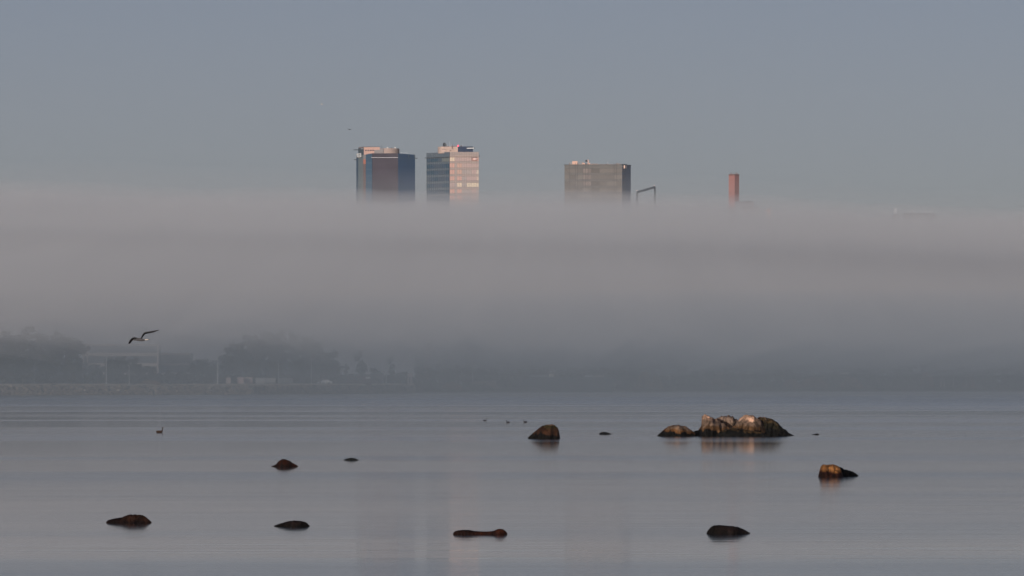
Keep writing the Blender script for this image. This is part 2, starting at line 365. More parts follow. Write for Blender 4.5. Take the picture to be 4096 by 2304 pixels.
def tower_two():
    poly = [Q(1707.3,15), Q(1799,0), Q(1915,1.2), Q(1906,32), Q(1716,36)]
    t = thing('office_tower', 'pale pink panelled tower with a cream round penthouse beside a navy block', 'tower', (Q(1810)[0], TD+14, 3.2))
    zt = [Z(612,TD+15), Z(608), Z(607.4), Z(607.4), Z(612,TD+15)]
    Mw = mat('rose_grey_panel', (.43,.36,.33), .6, .2, .06, .5); Ml = mat('dark_reflection_panel', (.11,.15,.185), .6, .2, .08, .4)  # left face panels: the glass's dark reflection put into the base colour
    MB().prism(poly, 3.2, [z-.6 for z in zt]).build('wall', M_greywall, t)
    MB().slab(poly[1], poly[2], 3.2, Z(607.6), -.5, .05).build('wall_facing', Mw, t)
    a = Vector(poly[0]); b = Vector(poly[1]); f = MB(); d = (b-a).normalized(); n = Vector((d.y,-d.x))
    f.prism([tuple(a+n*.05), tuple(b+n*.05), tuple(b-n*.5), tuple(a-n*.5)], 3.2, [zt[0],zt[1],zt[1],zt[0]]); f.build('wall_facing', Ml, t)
    rows = [(629.5,644.5),(653,670.4),(678.7,696.3),(705,722),(731,747.7),(757,773.5),(782.5,799)]
    zr = [(Z(b_), Z(a_)) for a_, b_ in rows]
    segs = [(0,2),(2,3),(3,5),(5,7),(7,9),(9,11),(11,12)]; segs = [(a/12+.003, b/12-.003) for a, b in segs]
    pal = {}
    def pm(c, ro=.55):
        k = tuple(c)
        if k not in pal: pal[k] = mat('tint_and_reflection_glass', c, ro, .15)
        return pal[k]
    pink, grey, peach, cream, ros = (.66,.41,.34), (.43,.38,.36), (.60,.41,.33), (.80,.66,.50), (.52,.40,.37)
    def right(r, k):
        if r == 0: return pm([cream, ros, ros, ros, ros, pink, pink][k])
        if r == 4: return pm([ros, grey, cream, grey, (.74,.64,.49), (.76,.66,.50), (.74,.63,.48)][k])
        if r == 3: return pm([pink, grey, pink, grey, ros, ros, (.62,.50,.42)][k])
        if r == 2: return pm([pink, grey, peach, grey, (.46,.40,.37), ros, (.64,.55,.47)][k])
        if r == 1: return pm([pink, grey, peach, ros, ros, ros, ros][k])
        return pm([pink, grey, pink, grey, grey, ros, grey][k])
    grid_face(t, poly[1], poly[2], zr, segs, right, None, .12, [k/12 for k in range(13)], mat('mullion_grey', (.25,.17,.15), .6))
    dk, md, lt, bl = (.03,.08,.125), (.06,.095,.135), (.16,.19,.185), (.045,.09,.14)  # left panes: dark reflection of the glass painted into their colours
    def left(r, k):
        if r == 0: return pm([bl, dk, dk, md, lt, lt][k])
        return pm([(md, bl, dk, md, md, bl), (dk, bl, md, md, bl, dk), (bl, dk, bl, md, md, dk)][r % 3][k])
    zl = [(Z(b_+1.6), Z(a_+1.6)) for a_, b_ in rows]
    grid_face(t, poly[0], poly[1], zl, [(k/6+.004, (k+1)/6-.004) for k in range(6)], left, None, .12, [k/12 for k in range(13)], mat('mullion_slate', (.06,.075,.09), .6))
    # parapet panel joints and ledge
    pj = MB()
    for k in range(13):
        A = Vector(poly[1]); B = Vector(poly[2]); u = k/12; pj.slab(A+(B-A)*max(0,u-.003), A+(B-A)*min(1,u+.003), Z(627), Z(608), .0, .12)
    pj.slab(poly[1], poly[2], Z(617), Z(616.3), 0, .12); pj.build('panel_joints', mat('joint_brown', (.22,.18,.17), .7), t)
    MB().slab(poly[1], Q(1916.5,1.2), Z(625.8), Z(624.3), .1, 1.0).build('ledge', M_cream, t)
    MB().slab(Q(1703,16), poly[1], Z(631,TD+8), Z(629.2,TD+8), .1, .9).build('ledge', M_dark, t)
    MB().box(Q(1915.4)[0], Q(1919.6)[0], TD, TD+3, Z(625.4), Z(622)).build('ledge_end', M_dark, t)
    # penthouse: rounded cream part and navy box
    cx, cy = Q(1775,10); rx = Q(1775,10)[0]-Q(1751,10)[0]; pl = [(cx-rx*math.cos(a), cy-6.5*math.sin(a)) for a in [math.pi/2*k/10 for k in range(11)]]
    pl += [Q(1831.8,3.4), Q(1831.8,20), Q(1751,20)]
    MB().prism(pl, Z(612), Z(585.7)).build('round_penthouse', M_cream, t)
    MB().prism([Q(1831.8,3.6), Q(1891.9,5.5), Q(1891.9,20), Q(1831.8,20)], Z(612), Z(584.6)).build('navy_penthouse', M_navy, t)
    MB().box(Q(1768,3)[0], Q(1782.6,3)[0], TD+2.9, TD+3.6, Z(606.5), Z(597)).build('access_door', mat('door_cream', (.66,.50,.42), .7), t)
    MB().box(Q(1768,3)[0], Q(1782.8,3)[0], TD+2.6, TD+3.4, Z(597), Z(596)).build('door_hood', M_dark, t)
    MB().box(Q(1799.5,3)[0], Q(1804.5,3)[0], TD+3.2, TD+3.8, Z(603.4), Z(600)).build('vent_grille', M_rust, t)
    MB().tube([Q(1809,2.6)+(Z(595),), Q(1809,2.6)+(Z(577),)], .14, 6).build('antenna', M_rust, t)
    for px, top in ((1798.6,562),(1804,574),(1826,578),(1851,576),(1788,578)):
        MB().tube([Q(px,6)+(Z(586),), Q(px,6)+(Z(top),)], .07, 6).build('antenna', M_trim, t)
    # dish lying on its side, lamps and boxes
    ds = MB(); c = Vector(Q(1778,6)+(Z(580.6),)); n = 14
    ax = Vector((.55,-.5,.25)).normalized(); u = ax.orthogonal().normalized(); w = ax.cross(u)
    for ring, (rr, off) in enumerate(((1.55,.35),(1.3,.1),(.7,-.2),(.1,-.3))):
        for k in range(n): ds.v.append(tuple(c+(u*math.cos(2*math.pi*k/n)*1.0+w*math.sin(2*math.pi*k/n))*rr+ax*off))
    for r_ in range(3): ds.f += [(r_*n+k, r_*n+(k+1) % n, (r_+1)*n+(k+1) % n, (r_+1)*n+k) for k in range(n)]
    ds.f.append(tuple(range(3*n, 4*n))); ds.build('satellite_dish', mat('dish_grey', (.12,.14,.15), .5), t)
    for px, w_, h in ((1793,7,3),(1813,16,3),(1826,5,5.5),(1845,5,5.5),(1838,14,1.6),(1770,8,1.4)):
        MB().box(Q(px-w_/2,7)[0], Q(px+w_/2,7)[0], TD+7, TD+8.5, Z(586), Z(585.4-h)).build('roof_equipment', mat('equipment_brown', (.16,.11,.10), .7), t)
    MB().ball(Q(1832.5,3)+(Z(582.2),), .42).build('warning_lamp', mat('red_lamp', (.6,.03,.05), .4, emit=(1,.06,.12), strength=3.0), t)
    bm = MB().tube([Q(1868,4)+(Z(592.6),), Q(1898,2)+(Z(592.2),)], .32, 8); bm.build('crane_boom', M_white, t)
    MB().box(Q(1896,2)[0], Q(1900,2)[0], TD+1.5, TD+2.6, Z(593.6), Z(590.6)).build('boom_head', M_dark, t)
    # emblem: pale rose chevrons on a dark framed panel
    fr = MB(); x0, x1, z0, z1 = 1887, 1906, Z(641.5), Z(630.5)
    for a, b, c_, e in ((x0,x1,z0-.12,z0+.05),(x0,x1,z1-.05,z1+.12),(x0,x0+1.2,z0,z1),(x1-1.2,x1,z0,z1)): fr.box(Q(a)[0], Q(b)[0], TD+.2, TD+.75, c_, e)
    fr.build('emblem_frame', mat('frame_brown', (.20,.09,.08), .6), t)
    em = MB(); zc = (z0+z1)/2
    for k in range(2):
        x = Q(x0+4.5+k*6)[0]; em.add([(x,TD+.1,z1-.25),(x+.8,TD+.1,z1-.25),(x+1.5,TD+.1,zc),(x+.8,TD+.1,z0+.25),(x,TD+.1,z0+.25),(x+.5,TD+.1,zc),
                                     (x,TD+.5,z1-.25),(x+.8,TD+.5,z1-.25),(x+1.5,TD+.5,zc),(x+.8,TD+.5,z0+.25),(x,TD+.5,z0+.25),(x+.5,TD+.5,zc)],
                                    [(0,5,2,1),(5,4,3,2),(0,1,7,6),(1,2,8,7),(2,3,9,8),(3,4,10,9),(4,5,11,10),(5,0,6,11),(6,7,8,11),(11,8,9,10)])
    em.build('emblem', mat('pale_rose', (.85,.62,.58), .5), t)
tower_two()

def tower_three():
    poly = [Q(2258,3), Q(2488.6,0), Q(2522.8,11), Q(2516,34), Q(2262,36)]
    t = thing('office_tower', 'wide grey slab tower with rooftop ventilation units and a blue right side', 'tower', (Q(2390)[0], TD+16, 3.2))
    Mg = mat('grey_cladding', (.17,.165,.155), .8, .1, .08, .3); Mb = mat('blue_side_glass', (.03,.085,.17), .35, .35, .1, .2)
    MB().prism(poly, 3.2, Z(659.6)).build('wall', M_dark, t)
    MB().slab(poly[0], poly[1], 3.2, Z(659), -.4, .05).build('wall_facing', Mg, t)
    MB().slab(poly[1], poly[2], 3.2, Z(658.6,TD+5), -.4, .05).build('wall_facing', Mb, t)
    MB().prism([Q(2255.5,2), Q(2489,-1), Q(2525.5,11), Q(2518,35), Q(2261,37)], Z(659), Z(657.6)).build('roof_edge', mat('roof_edge', (.10,.10,.10), .7), t)
    MB().box(Q(2276)[0], Q(2487)[0], TD+3.2, TD+3.6, Z(657.4), Z(656.2)).build('coping', M_cream, t)
    rows = [(673.5,691),(699.4,717),(725,743),(750.5,769),(776,794)]
    zr = [(Z(b), Z(a)) for a, b in rows]
    segs = [(0,2),(2,4.4),(4.4,5.2),(5.2,7.4),(7.4,8.4),(8.4,9.4),(9.4,10.6),(10.6,14),(14,17),(17,19.8),(19.8,20.8),(20.8,23)]
    segs = [(a/23+.0015, b/23-.0015) for a, b in segs]; pal = {}
    def colf(r, k):
        g = [.17,.165,.19,.185,.235,.225,.215,.15,.18,.19,.205,.19][k]*(1+.12*math.sin(r*2.3+k*1.7))
        warm = 1.12 if k in (4,5,6) and r < 3 else 1.03
        key = (round(g,3), warm)
        if key not in pal: pal[key] = mat('grey_glass', (g*warm*1.0, g*.95, g*.86), .75, .12)
        return pal[key]
    grid_face(t, poly[0], poly[1], zr, segs, colf, None, .1, [2/23*1,4.4/23,5.2/23,7.4/23,8.4/23,9.4/23,19.8/23,20.8/23], mat('mullion_dark', (.07,.065,.07), .6))
    grid_face(t, poly[1], poly[2], [(Z(b,TD+5), Z(a,TD+5)) for a, b in rows], [(.02,.25),(.28,.5),(.53,.97)],
              lambda r, k: pal.setdefault(('b', k), mat('blue_pane', [(.07,.085,.13),(.04,.09,.16),(.02,.08,.18)][k], .3, .35)), None, .1)
    def bx(name, x0, x1, y0, y1, m, dy=6, th=3): MB().box(Q(x0,dy)[0], Q(x1,dy)[0], TD+dy, TD+dy+th, Z(y1), Z(y0)).build(name, m, t)
    Mp = mat('salmon_metal', (.80,.50,.38), .6); Ms = mat('steel_louvre', (.30,.32,.34), .5, .5)
    bx('air_handling_unit', 2289, 2310, 643, 658, Mp)
    lv = MB()
    for x0, x1, y0 in ((2276,2289,647),(2310.5,2329,646)):
        for k in range(4): lv.box(Q(x0,6.5)[0], Q(x1,6.5)[0], TD+6.5, TD+8.5, Z(y0+k*3+1.7), Z(y0+k*3))
        for k in range(4): xx = x0+(x1-x0)*k/3.0001; lv.box(Q(xx,6.4)[0], Q(xx+.8,6.4)[0], TD+6.6, TD+8.4, Z(658), Z(y0+.4))
    lv.build('louvre_rack', Ms, t)
    bx('ventilation_box', 2328.6, 2339.4, 650.8, 658, Mp); bx('ventilation_box', 2350, 2361, 650.4, 658, Mp)
    bx('duct_stack', 2350.5, 2354.3, 637.4, 650.4, Mp, 7, 1.5); bx('chimney_pipe', 2331, 2333.5, 647, 650.8, Mp, 7, 1)
    fn = MB(); c = Vector(Q(2345.5,7)+(Z(642),)); n = 14
    for off, r_ in ((-.5,.62),(.5,.62)):
        for k in range(n): fn.v.append((c.x+math.cos(2*math.pi*k/n)*r_*1.0, c.y+off, c.z+math.sin(2*math.pi*k/n)*r_))
    fn.f = [(k, (k+1) % n, n+(k+1) % n, n+k) for k in range(n)]+[tuple(range(n-1,-1,-1)), tuple(range(n,2*n))]
    fn.build('fan_drum', M_dark, t)
    bx('low_unit', 2366, 2390.5, 652.4, 658, M_greywall, 8); bx('low_unit', 2339.5, 2350, 653, 658, M_dark, 8)
    bx('low_unit', 2425, 2433, 653.6, 658, M_dark, 8); bx('low_unit', 2464, 2480, 651, 658, M_greywall, 8); bx('low_unit', 2480, 2508, 652.2, 657.8, M_side, 16)
    MB().tube([Q(2431,8)+(Z(656),), Q(2431,8)+(Z(644.5),)], .1, 6).build('antenna', M_trim, t)
    c = Q(2496,3); MB().slab(Q(2493,1.4), Q(2499.5,3.5), Z(672.5), Z(661), .3, 1.0).build('wall_sign', mat('sign_cream', (.85,.62,.50), .6), t)
tower_three()

def portal():
    d = 3620.0; Pq = lambda px, py, dy=0: P(px, py, d+dy)
    t = thing('steel_frame', 'dark steel portal frame with a sloping top beam beside the slab tower', 'steel frame', (P(2585,0,d).x, d, 3.2))
    ms = mat('dark_steel', (.015,.03,.045), .6, .3)
    def beam(name, a, b, w, th=1.2):
        a = Vector(a); b = Vector(b); dd = (b-a).normalized(); n = Vector((-dd.z, 0, dd.x))*w/2; y = Vector((0, th/2, 0))
        MB().add([a-n-y, a+n-y, a+n+y, a-n+y, b-n-y, b+n-y, b+n+y, b-n+y], [(0,1,2,3),(7,6,5,4),(0,4,5,1),(1,5,6,2),(2,6,7,3),(3,7,4,0)]).build(name, ms, t)
    beam('beam', Pq(2547,769.5), Pq(2621.5,748), 1.15)
    beam('leg', Pq(2548.5,770.5), (P(2521,0,d).x, d, 3.2), .8); beam('leg', Pq(2549.2,771,1.5), (P(2549,0,d).x, d+1.5, 3.2), .8)
    beam('leg', Pq(2619.6,749.5), (P(2621,0,d).x, d, 3.2), .85)
    beam('brace', Pq(2614,754), Pq(2619,762), .2)
    lm = mat('pale_lamp', (.8,.6,.6), .4, emit=(1,.75,.75), strength=.6)
    MB().ball(Pq(2547.5,762.5), .22).build('beacon_lamp', lm, t); MB().ball(Pq(2618,742.5), .22).build('beacon_lamp', lm, t)
    MB().tube([Pq(2547.5,768), Pq(2547.5,763)], .06).build('lamp_stem', ms, t); MB().tube([Pq(2618,749), Pq(2618,743)], .06).build('lamp_stem', ms, t)
portal()

def chimney_and_far_roofs():
    d = 4000.0
    t = thing('brick_chimney', 'square red brown chimney stack rising out of the fog with small antennas', 'chimney', (P(2937,0,d).x, d+3, 3.3))
    a, b, c = Vector(Q(2914.8,2.2,d)), Vector(Q(2938.6,0,d)), Vector(Q(2956.5,3.0,d))
    mr = mat('red_brown_render', (.36,.17,.15), .9, .1, .1, .2)
    MB().prism([tuple(a), tuple(b), tuple(c), (c.x-.5, d+7), (a.x+.3, d+7)], 3.2, Z(697,d)).build('shaft', mr, t)
    cp = MB(); cp.slab(a, b, Z(702,d), Z(696.4,d), .0, .16); cp.slab(b, c, Z(702,d), Z(696.4,d), .0, .16); cp.build('soot_band', mat('sooty_render', (.20,.11,.10), .95, .1, .3, .8), t)
    for k in range(5): MB().slab(a, b, Z(722+k*24,d), Z(721+k*24,d), .0, .12).build('steel_band', mat('steel_band', (.25,.14,.12), .7), t)
    mr2 = mat('antenna_brown', (.2,.14,.13), .8)
    for px, top in ((2922,690),(2927,688),(2933,693),(2943,689),(2947,688),(2951,691)):
        q = Q(px,3,d); MB().box(q[0]-.14, q[0]+.14, q[1]-.1, q[1]+.1, Z(697,d), Z(top,d)).build('antenna', mr2, t)
    def block(name, label, cat, x0, x1, y0, dd, m, extra=None):
        t = thing(name, label, cat, (P((x0+x1)/2,0,dd).x, dd+8, 3.3))
        MB().box(P(x0,0,dd).x, P(x1,0,dd).x, dd, dd+16, 3.2, Z(y0,dd)).build('wall', m, t)
        MB().box(P(x0-1,0,dd).x, P(x1+1,0,dd).x, dd-.5, dd+16.5, Z(y0,dd), Z(y0-1.6,dd)).build('roof', M_dark, t)
        if extra: extra(t)
        return t
    def hall(t):
        MB().box(P(2978,0,3900).x, P(3012,0,3900).x, 3902, 3908, Z(807,3900)+.2, Z(804,3900)).build('roof_unit', M_dark, t)
    block('flat_roofed_building', 'flat roofed building just right of the red chimney, nearly hidden by fog', 'building', 2942, 3016, 808, 3900, mat('dim_wall', (.22,.22,.24), .8), hall)
    block('flat_roofed_building', 'lower dim block in the fog below the red chimney', 'building', 2975, 3034, 829, 3800, mat('dim_wall_low', (.20,.18,.18), .8))
    def pal(t): MB().box(P(3072,0,3700).x, P(3080,0,3700).x, 3699, 3704, Z(836,3700), Z(833,3700)).build('roof_cap', M_cream, t)
    block('slender_tower', 'small salmon coloured tower top glowing in the fog right of the chimney', 'tower', 3071.5, 3081.5, 836, 3700, mat('salmon_wall', (.85,.50,.36), .7), pal)
    def masts(t):
        for px, top in ((3640,838),(3655,841),(3661,836),(3690,840),(3702,837),(3712,840),(3728,834)):
            q = P(px, 0, 3850); MB().box(q.x-.15, q.x+.15, 3855, 3855.3, Z(853,3850), Z(top,3850)).build('roof_mast', M_trim, t)
    block('flat_roofed_building', 'long dim building with rooftop masts at right, almost lost in fog', 'building', 3618, 3742, 855, 3850, mat('dim_wall_far', (.20,.21,.22), .8), masts)
    def spikes(t):
        for px in (3579.5, 3586): q = P(px,0,3850); MB().box(q.x-.25, q.x+.25, 3853, 3853.5, Z(856,3850), Z(832,3850)).build('flue', M_trim, t)
    block('twin_flue_building', 'small foggy block with two thin pale flues, left of the masted building', 'building', 3574, 3594, 858, 3850, mat('dim_wall_flue', (.20,.21,.22), .8), spikes)
chimney_and_far_roofs()
# ------------------------------------------------------------------ far shore: buildings, poles, containers, cars
def gz(px, d):                                  # ground height used for things standing on the far shore
    off = d-shore_d(px)
    if px < 1664: return lerp([(12,2.3),(30,2.45),(90,3.0),(400,3.1),(3800,3.4)], off)
    return lerp([(12,.6),(30,1.45),(60,2.2),(90,3.0),(400,3.1),(3800,3.4)], off)
def at(px, off): d = shore_d(px)+off; return (px-CX)/F*d, d, gz(px, d)
def office():
    d = 1720.0; X = lambda px: P(px,0,d).x; ZZ = lambda py: Z(py, d); g = 2.7
    t = thing('office_block', 'pale framed four storey office block in the mist behind the left breakwater', 'building', (X(480), d+8, g))
    Mf = mat('pale_concrete', (.50,.44,.40), .8, .1, .08, .3); Mg = mat('dim_window', (.07,.09,.11), .3, .4)
    MB().box(X(336), X(632), d+.8, d+15, g, ZZ(1384)).build('wall', mat('back_wall', (.10,.11,.12), .8), t)
    for y0, y1, x0, x1 in ((1377,1383,330,640),(1411,1424,336,632),(1452,1465,336,632),(1490,1501,336,632),(1527,1534,336,632)):
        MB().box(X(x0), X(x1), d, d+.8, ZZ(y1), ZZ(y0)).build('floor_band', Mf, t)
    for x0, x1 in ((330,336),(347,352),(628,634)): MB().box(X(x0), X(x1), d-.1, d+.75, g, ZZ(1383.1)).build('column', Mf, t)
    MB().box(X(330), X(640), d-.3, d+15, ZZ(1377), ZZ(1375.5)).build('roof', Mf, t)
    for y0, y1 in ((1383,1411),(1424,1452),(1465,1490),(1501,1527)):
        for k in range(7):
            a = 353+k*39.4; MB().box(X(a+2), X(a+37), d+.4, d+.79, ZZ(y1), ZZ(y0)).build('window', Mg, t)
    t2 = thing('office_wing', 'fainter lower wing adjoining the right end of the framed office block', 'building', (X(700), d+28, g))
    d2 = d+22; X2 = lambda px: P(px,0,d2).x
    MB().box(X2(637), X2(762), d2+.6, d2+14, g, Z(1412,d2)).build('wall', mat('wing_wall', (.12,.13,.14), .8), t2)
    for y0, y1 in ((1411,1420),(1453,1462),(1490,1499)): MB().box(X2(636), X2(762), d2, d2+.6, Z(y1,d2), Z(y0,d2)).build('floor_band', Mf, t2)
    for y0, y1 in ((1420,1453),(1462,1490),(1499,1527)):
        for k in range(3): a = 640+k*41; MB().box(X2(a), X2(a+37), d2+.3, d2+.59, Z(y1,d2), Z(y0,d2)).build('window', Mg, t2)
    t3 = thing('porch_building', 'small pale single storey porch building at the left foot of the office block', 'building', (X(336), d-14, g))
    d3 = d-18; X3 = lambda px: P(px,0,d3).x
    MB().box(X3(313), X3(360), d3, d3+6, 2.4, Z(1513,d3)).build('wall', mat('sand_wall', (.34,.30,.26), .8), t3)
    MB().box(X3(311), X3(362), d3-.3, d3+6.3, Z(1513,d3), Z(1511,d3)).build('roof', Mf, t3)
    MB().box(X3(328), X3(334), d3-.1, d3, 2.4, Z(1521,d3)).build('door', Mg, t3)
office()
pole_m = mat('galvanised_pole', (.62,.63,.62), .5, .4); dark_pole = mat('weathered_pole', (.22,.24,.25), .7)
def lamp_post(px, top, base_py, off, label, r=.075, m=pole_m, lamp=True, group='lamp posts along the breakwater'):
    x, d, g = at(px, off); zt = Z(top, d)
    t = thing('lamp_post' if lamp else 'mast', label, 'lamp post' if lamp else 'mast', (x, d, g), group)
    MB().tube([(x,d,g-.3),(x,d,zt)], [r, r*.6], 8).build('pole', m, t)
    MB().tube([(x,d,g-.2),(x,d,g+.5)], r*1.5, 8).build('base_sleeve', m, t)
    if lamp:
        MB().tube([(x,d,zt-.05),(x-.25,d-.6,zt+.05)], .04, 6).build('arm', m, t)
        MB().box(x-.35, x-.15, d-1.1, d-.5, zt, zt+.1).build('luminaire', m, t)
    return t
lamp_post(137,1460,1510,30,'thin lamp post among the dark trees at far left', .05, dark_pole)
lamp_post(425,1426,1524,14,'lamp post in front of the left half of the office block')
lamp_post(517,1462,1529,12,'shorter lamp post in front of the dark tree by the office block', .06)
lamp_post(871,1416,1530,12,'tallest brightest lamp post between the office wing and the containers', .1)
lamp_post(865,1462,1528,16,'slim secondary pole just left of the tallest lamp post', .04, dark_pole, False, 'masts on the far shore')
lamp_post(1115,1455,1524,20,'lamp post rising behind the long pale containers', .06)
lamp_post(1245,1436,1526,20,'lamp post just left of the parked white car', .065)
lamp_post(1316,1503,1527,14,'short post just right of the parked white car', .05, pole_m, False, 'masts on the far shore')
lamp_post(1532,1488,1526,14,'left one of a close pair of pale masts near the breakwater end', .07, pole_m, False, 'masts on the far shore')
lamp_post(1545,1490,1526,14,'right one of a close pair of pale masts near the breakwater end', .08, pole_m, False, 'masts on the far shore')
lamp_post(1840,1440,1510,40,'left one of two tall pale masts left of the car headlights', .07, pole_m, False, 'masts on the far shore')
lamp_post(1846.5,1442,1510,40,'right one of two tall pale masts left of the car headlights', .07, pole_m, False, 'masts on the far shore')
lamp_post(1867,1450,1510,60,'fainter mast between the mast pair and the kiosk', .06, dark_pole, False, 'masts on the far shore')
lamp_post(1891,1430,1510,44,'tall mast rising directly above the pale kiosk', .07, pole_m, False, 'masts on the far shore')
lamp_post(3520,1440,1520,60,'left one of two faint masts at right beyond the road sign', .07, pole_m, False, 'masts on the far shore')
lamp_post(3548,1452,1520,60,'right one of two faint masts at right beyond the road sign', .07, pole_m, False, 'masts on the far shore')
lamp_post(2862,1476,1520,50,'mast standing before the long pale waterside building', .07, pole_m, False, 'masts on the far shore')

def container(x0, x1, y0, off, col, label, group='shipping containers on the quay'):
    d = shore_d((x0+x1)/2)+off; a, b = P(x0,0,d).x, P(x1,0,d).x; g = gz((x0+x1)/2, d); zt = Z(y0, d); zt = max(zt, g+1.4)
    t = thing('shipping_container', label, 'container', ((a+b)/2, d+1.2, g), group)
    m = mat('container_paint', col, .7, .2, .12, .8); mf = mat('container_frame', tuple(c*.7 for c in col), .7)
    body = MB().box(a+.08, b-.08, d+.08, d+2.3, g+.12, zt-.08); n = max(3, int((b-a)/.35))
    for k in range(n): xx = a+.15+(b-a-.3)*k/n; body.box(xx, xx+(b-a)/n*.5, d+.03, d+.09, g+.18, zt-.14)
    body.build('body', m, t)
    fr = MB()
    for xx in (a, b-.12):
        for dd in (d, d+2.26): fr.box(xx, xx+.12, dd, dd+.12, g, zt)
    fr.box(a+.12, b-.12, d, d+.1, g, g+.12); fr.box(a+.12, b-.12, d, d+.1, zt-.1, zt); 
    for zz in (g, zt-.1):
        fr.box(a+.12, b-.12, d+2.28, d+2.38, zz, zz+.12)
        for xx in (a, b-.12): fr.box(xx, xx+.12, d+.12, d+2.26, zz, zz+.1)
    fr.build('frame', mf, t)
    MB().box(a+.1, b-.1, d+.05, d+2.3, zt-.08, zt-.02).build('roof', m, t)
    return t
container(904,923,1510,30,(.50,.40,.37),'smallest pale container standing apart just right of the tallest lamp post')
container(948,975,1509,28,(.52,.38,.36),'dusky pink container, left one of the touching pair')
container(976,1010,1509,28,(.56,.42,.39),'dusky pink container, right one of the touching pair')
container(1022,1062,1512,34,(.36,.35,.34),'grey container just right of the pink pair')
container(1063,1102,1512,34,(.40,.39,.38),'lighter grey container left of the lamp post base')
container(1108,1172,1512.5,38,(.38,.38,.37),'long low grey container behind a lamp post base')
def shed():
    d = shore_d(1420)+30; X = lambda px: P(px,0,d).x; g = gz(1420,d)
    t = thing('low_shed', 'long low red brown shed with a white panel at its right end', 'shed', (X(1420), d+4, g))
    MB().box(X(1360), X(1484), d, d+8, g-.3, Z(1506.5,d)).build('wall', mat('red_brown_board', (.13,.06,.065), .9, .1, .2, .6), t)
    MB().box(X(1358), X(1486), d-.3, d+8.3, Z(1506.5,d), Z(1504.5,d)).build('roof', mat('tar_roof', (.10,.08,.08), .9), t)
    MB().box(X(1463.5), X(1481), d-.15, d, Z(1515,d), Z(1507,d)).build('white_panel', M_white, t)
    for k in range(4): MB().box(X(1378+k*20), X(1390+k*20), d-.08, d, Z(1519,d), Z(1511,d)).build('window', M_dark, t)
    d = shore_d(1500)+55; X = lambda px: P(px,0,d).x; g = gz(1500,d)
    t = thing('dim_hut', 'dim grey hut between the red brown shed and the pair of masts', 'hut', (X(1510), d+4, g))
    MB().box(X(1486), X(1530), d, d+8, g-.3, Z(1498,d)).build('wall', mat('hut_wall', (.15,.13,.14), .9), t)
    MB().prism([(X(1484),d-.3),(X(1532),d-.3),(X(1532),d+8.3),(X(1484),d+8.3)], Z(1498,d), [Z(1496.5,d)]*2+[Z(1491,d)]*2).build('roof', M_dark, t)
    d = shore_d(1640)+26; X = lambda px: P(px,0,d).x; g = gz(1640,d)
    t = thing('plastered_hut', 'small pale hut near the right end of the breakwater beside dark bushes', 'hut', (X(1639), d+3, g))
    MB().box(X(1630), X(1649), d, d+5, g-.3, Z(1495,d)).build('wall', mat('pale_plaster', (.42,.36,.36), .9), t)
    MB().box(X(1628), X(1651), d-.2, d+5.2, Z(1495,d), Z(1493,d)).build('roof', mat('hut_roof', (.30,.27,.27), .9), t)
    MB().box(X(1635), X(1641), d-.06, d, g, Z(1508,d)).build('door', M_dark, t)
    d = shore_d(1935)+40; X = lambda px: P(px,0,d).x; g = gz(1935,d)
    t = thing('kiosk', 'small pale kiosk at the foot of the tall mast left of the headlights', 'kiosk', (X(1889), d+2, g))
    MB().box(X(1885), X(1894), d, d+3, g-.3, Z(1508,d)).build('wall', mat('kiosk_wall', (.52,.48,.44), .8), t)
    MB().box(X(1883.5), X(1895.5), d-.2, d+3.2, Z(1508,d), Z(1506.4,d)).build('roof', M_greywall, t)
    t = thing('low_wall', 'low sandy wall running right from the kiosk below the car headlights', 'wall', (X(1935), d-8, 1.2))
    MB().box(X(1887), X(1985), d-8, d-7.4, .6, Z(1526,d)).build('wall_face', mat('sandy_wall', (.26,.21,.18), .9, .1, .2, .5), t)
    MB().box(X(1886), X(1986), d-8.2, d-7.2, Z(1526,d), Z(1524.8,d)).build('coping', mat('wall_coping', (.32,.28,.25), .9), t)
    # quay wall: long dark sheet of wall on the right of it
    d = shore_d(2200)+3; X = lambda px: P(px,0,d).x
    t = thing('quay_wall', 'long dark quay wall rising from the water right of the headlights', 'quay wall', (X(2210), d+2, 0))
    MB().box(X(1985), X(2452), d, d+5, -.8, Z(1510,d)).build('wall_face', mat('dark_sheet_wall', (.035,.05,.06), .8, .2, .3, .4), t)
    MB().box(X(1983), X(2454), d-.3, d+5.3, Z(1510,d), Z(1508,d)).build('capping', mat('wall_capping', (.07,.085,.095), .8), t)
    pl = MB()
    for k in range(46): xx = X(1990+k*10); pl.box(xx, xx+.12, d-.12, d, -.6, Z(1511,d))
    pl.build('sheet_ribs', mat('rib_steel', (.03,.042,.05), .8), t)
    for x0, x1, y0, y1, c, nm, lb, ct in ((2196,2216,1494,1507.9,(.5,.48,.42),'deck_cabin','pale square cabin standing on top of the dark quay wall','cabin'),
                                  (2120,2190,1499,1507.9,(.2,.22,.24),'long_crate','long dim crate on the quay wall left of the pale cabin','crate'),
                                  (2340,2372,1500,1507.9,(.32,.34,.36),'cargo_crate','pale blue grey crate on the right part of the quay wall','crate'),
                                  (2378,2416,1502,1507.9,(.30,.27,.24),'cargo_crate','sandy low crate beside the blue grey one on the quay wall','crate')):
        t = thing(nm, lb, ct, (X((x0+x1)/2), d+2, Z(1507.9,d)))
        MB().box(X(x0), X(x1), d+.6, d+3.4, Z(1507.9,d), Z(y0+1,d)).build('body', mat(nm, c, .8), t)
        MB().box(X(x0-.8), X(x1+.8), d+.4, d+3.6, Z(y0+1,d), Z(y0,d)).build('lid', mat(nm+'_lid', tuple(q*.75 for q in c), .8), t)
    # right side buildings
    d = shore_d(2890)+70; X = lambda px: P(px,0,d).x; g = gz(2890,d)
    t = thing('waterside_building', 'long low pale brown building with a white framed right end', 'building', (X(2890), d+6, g))
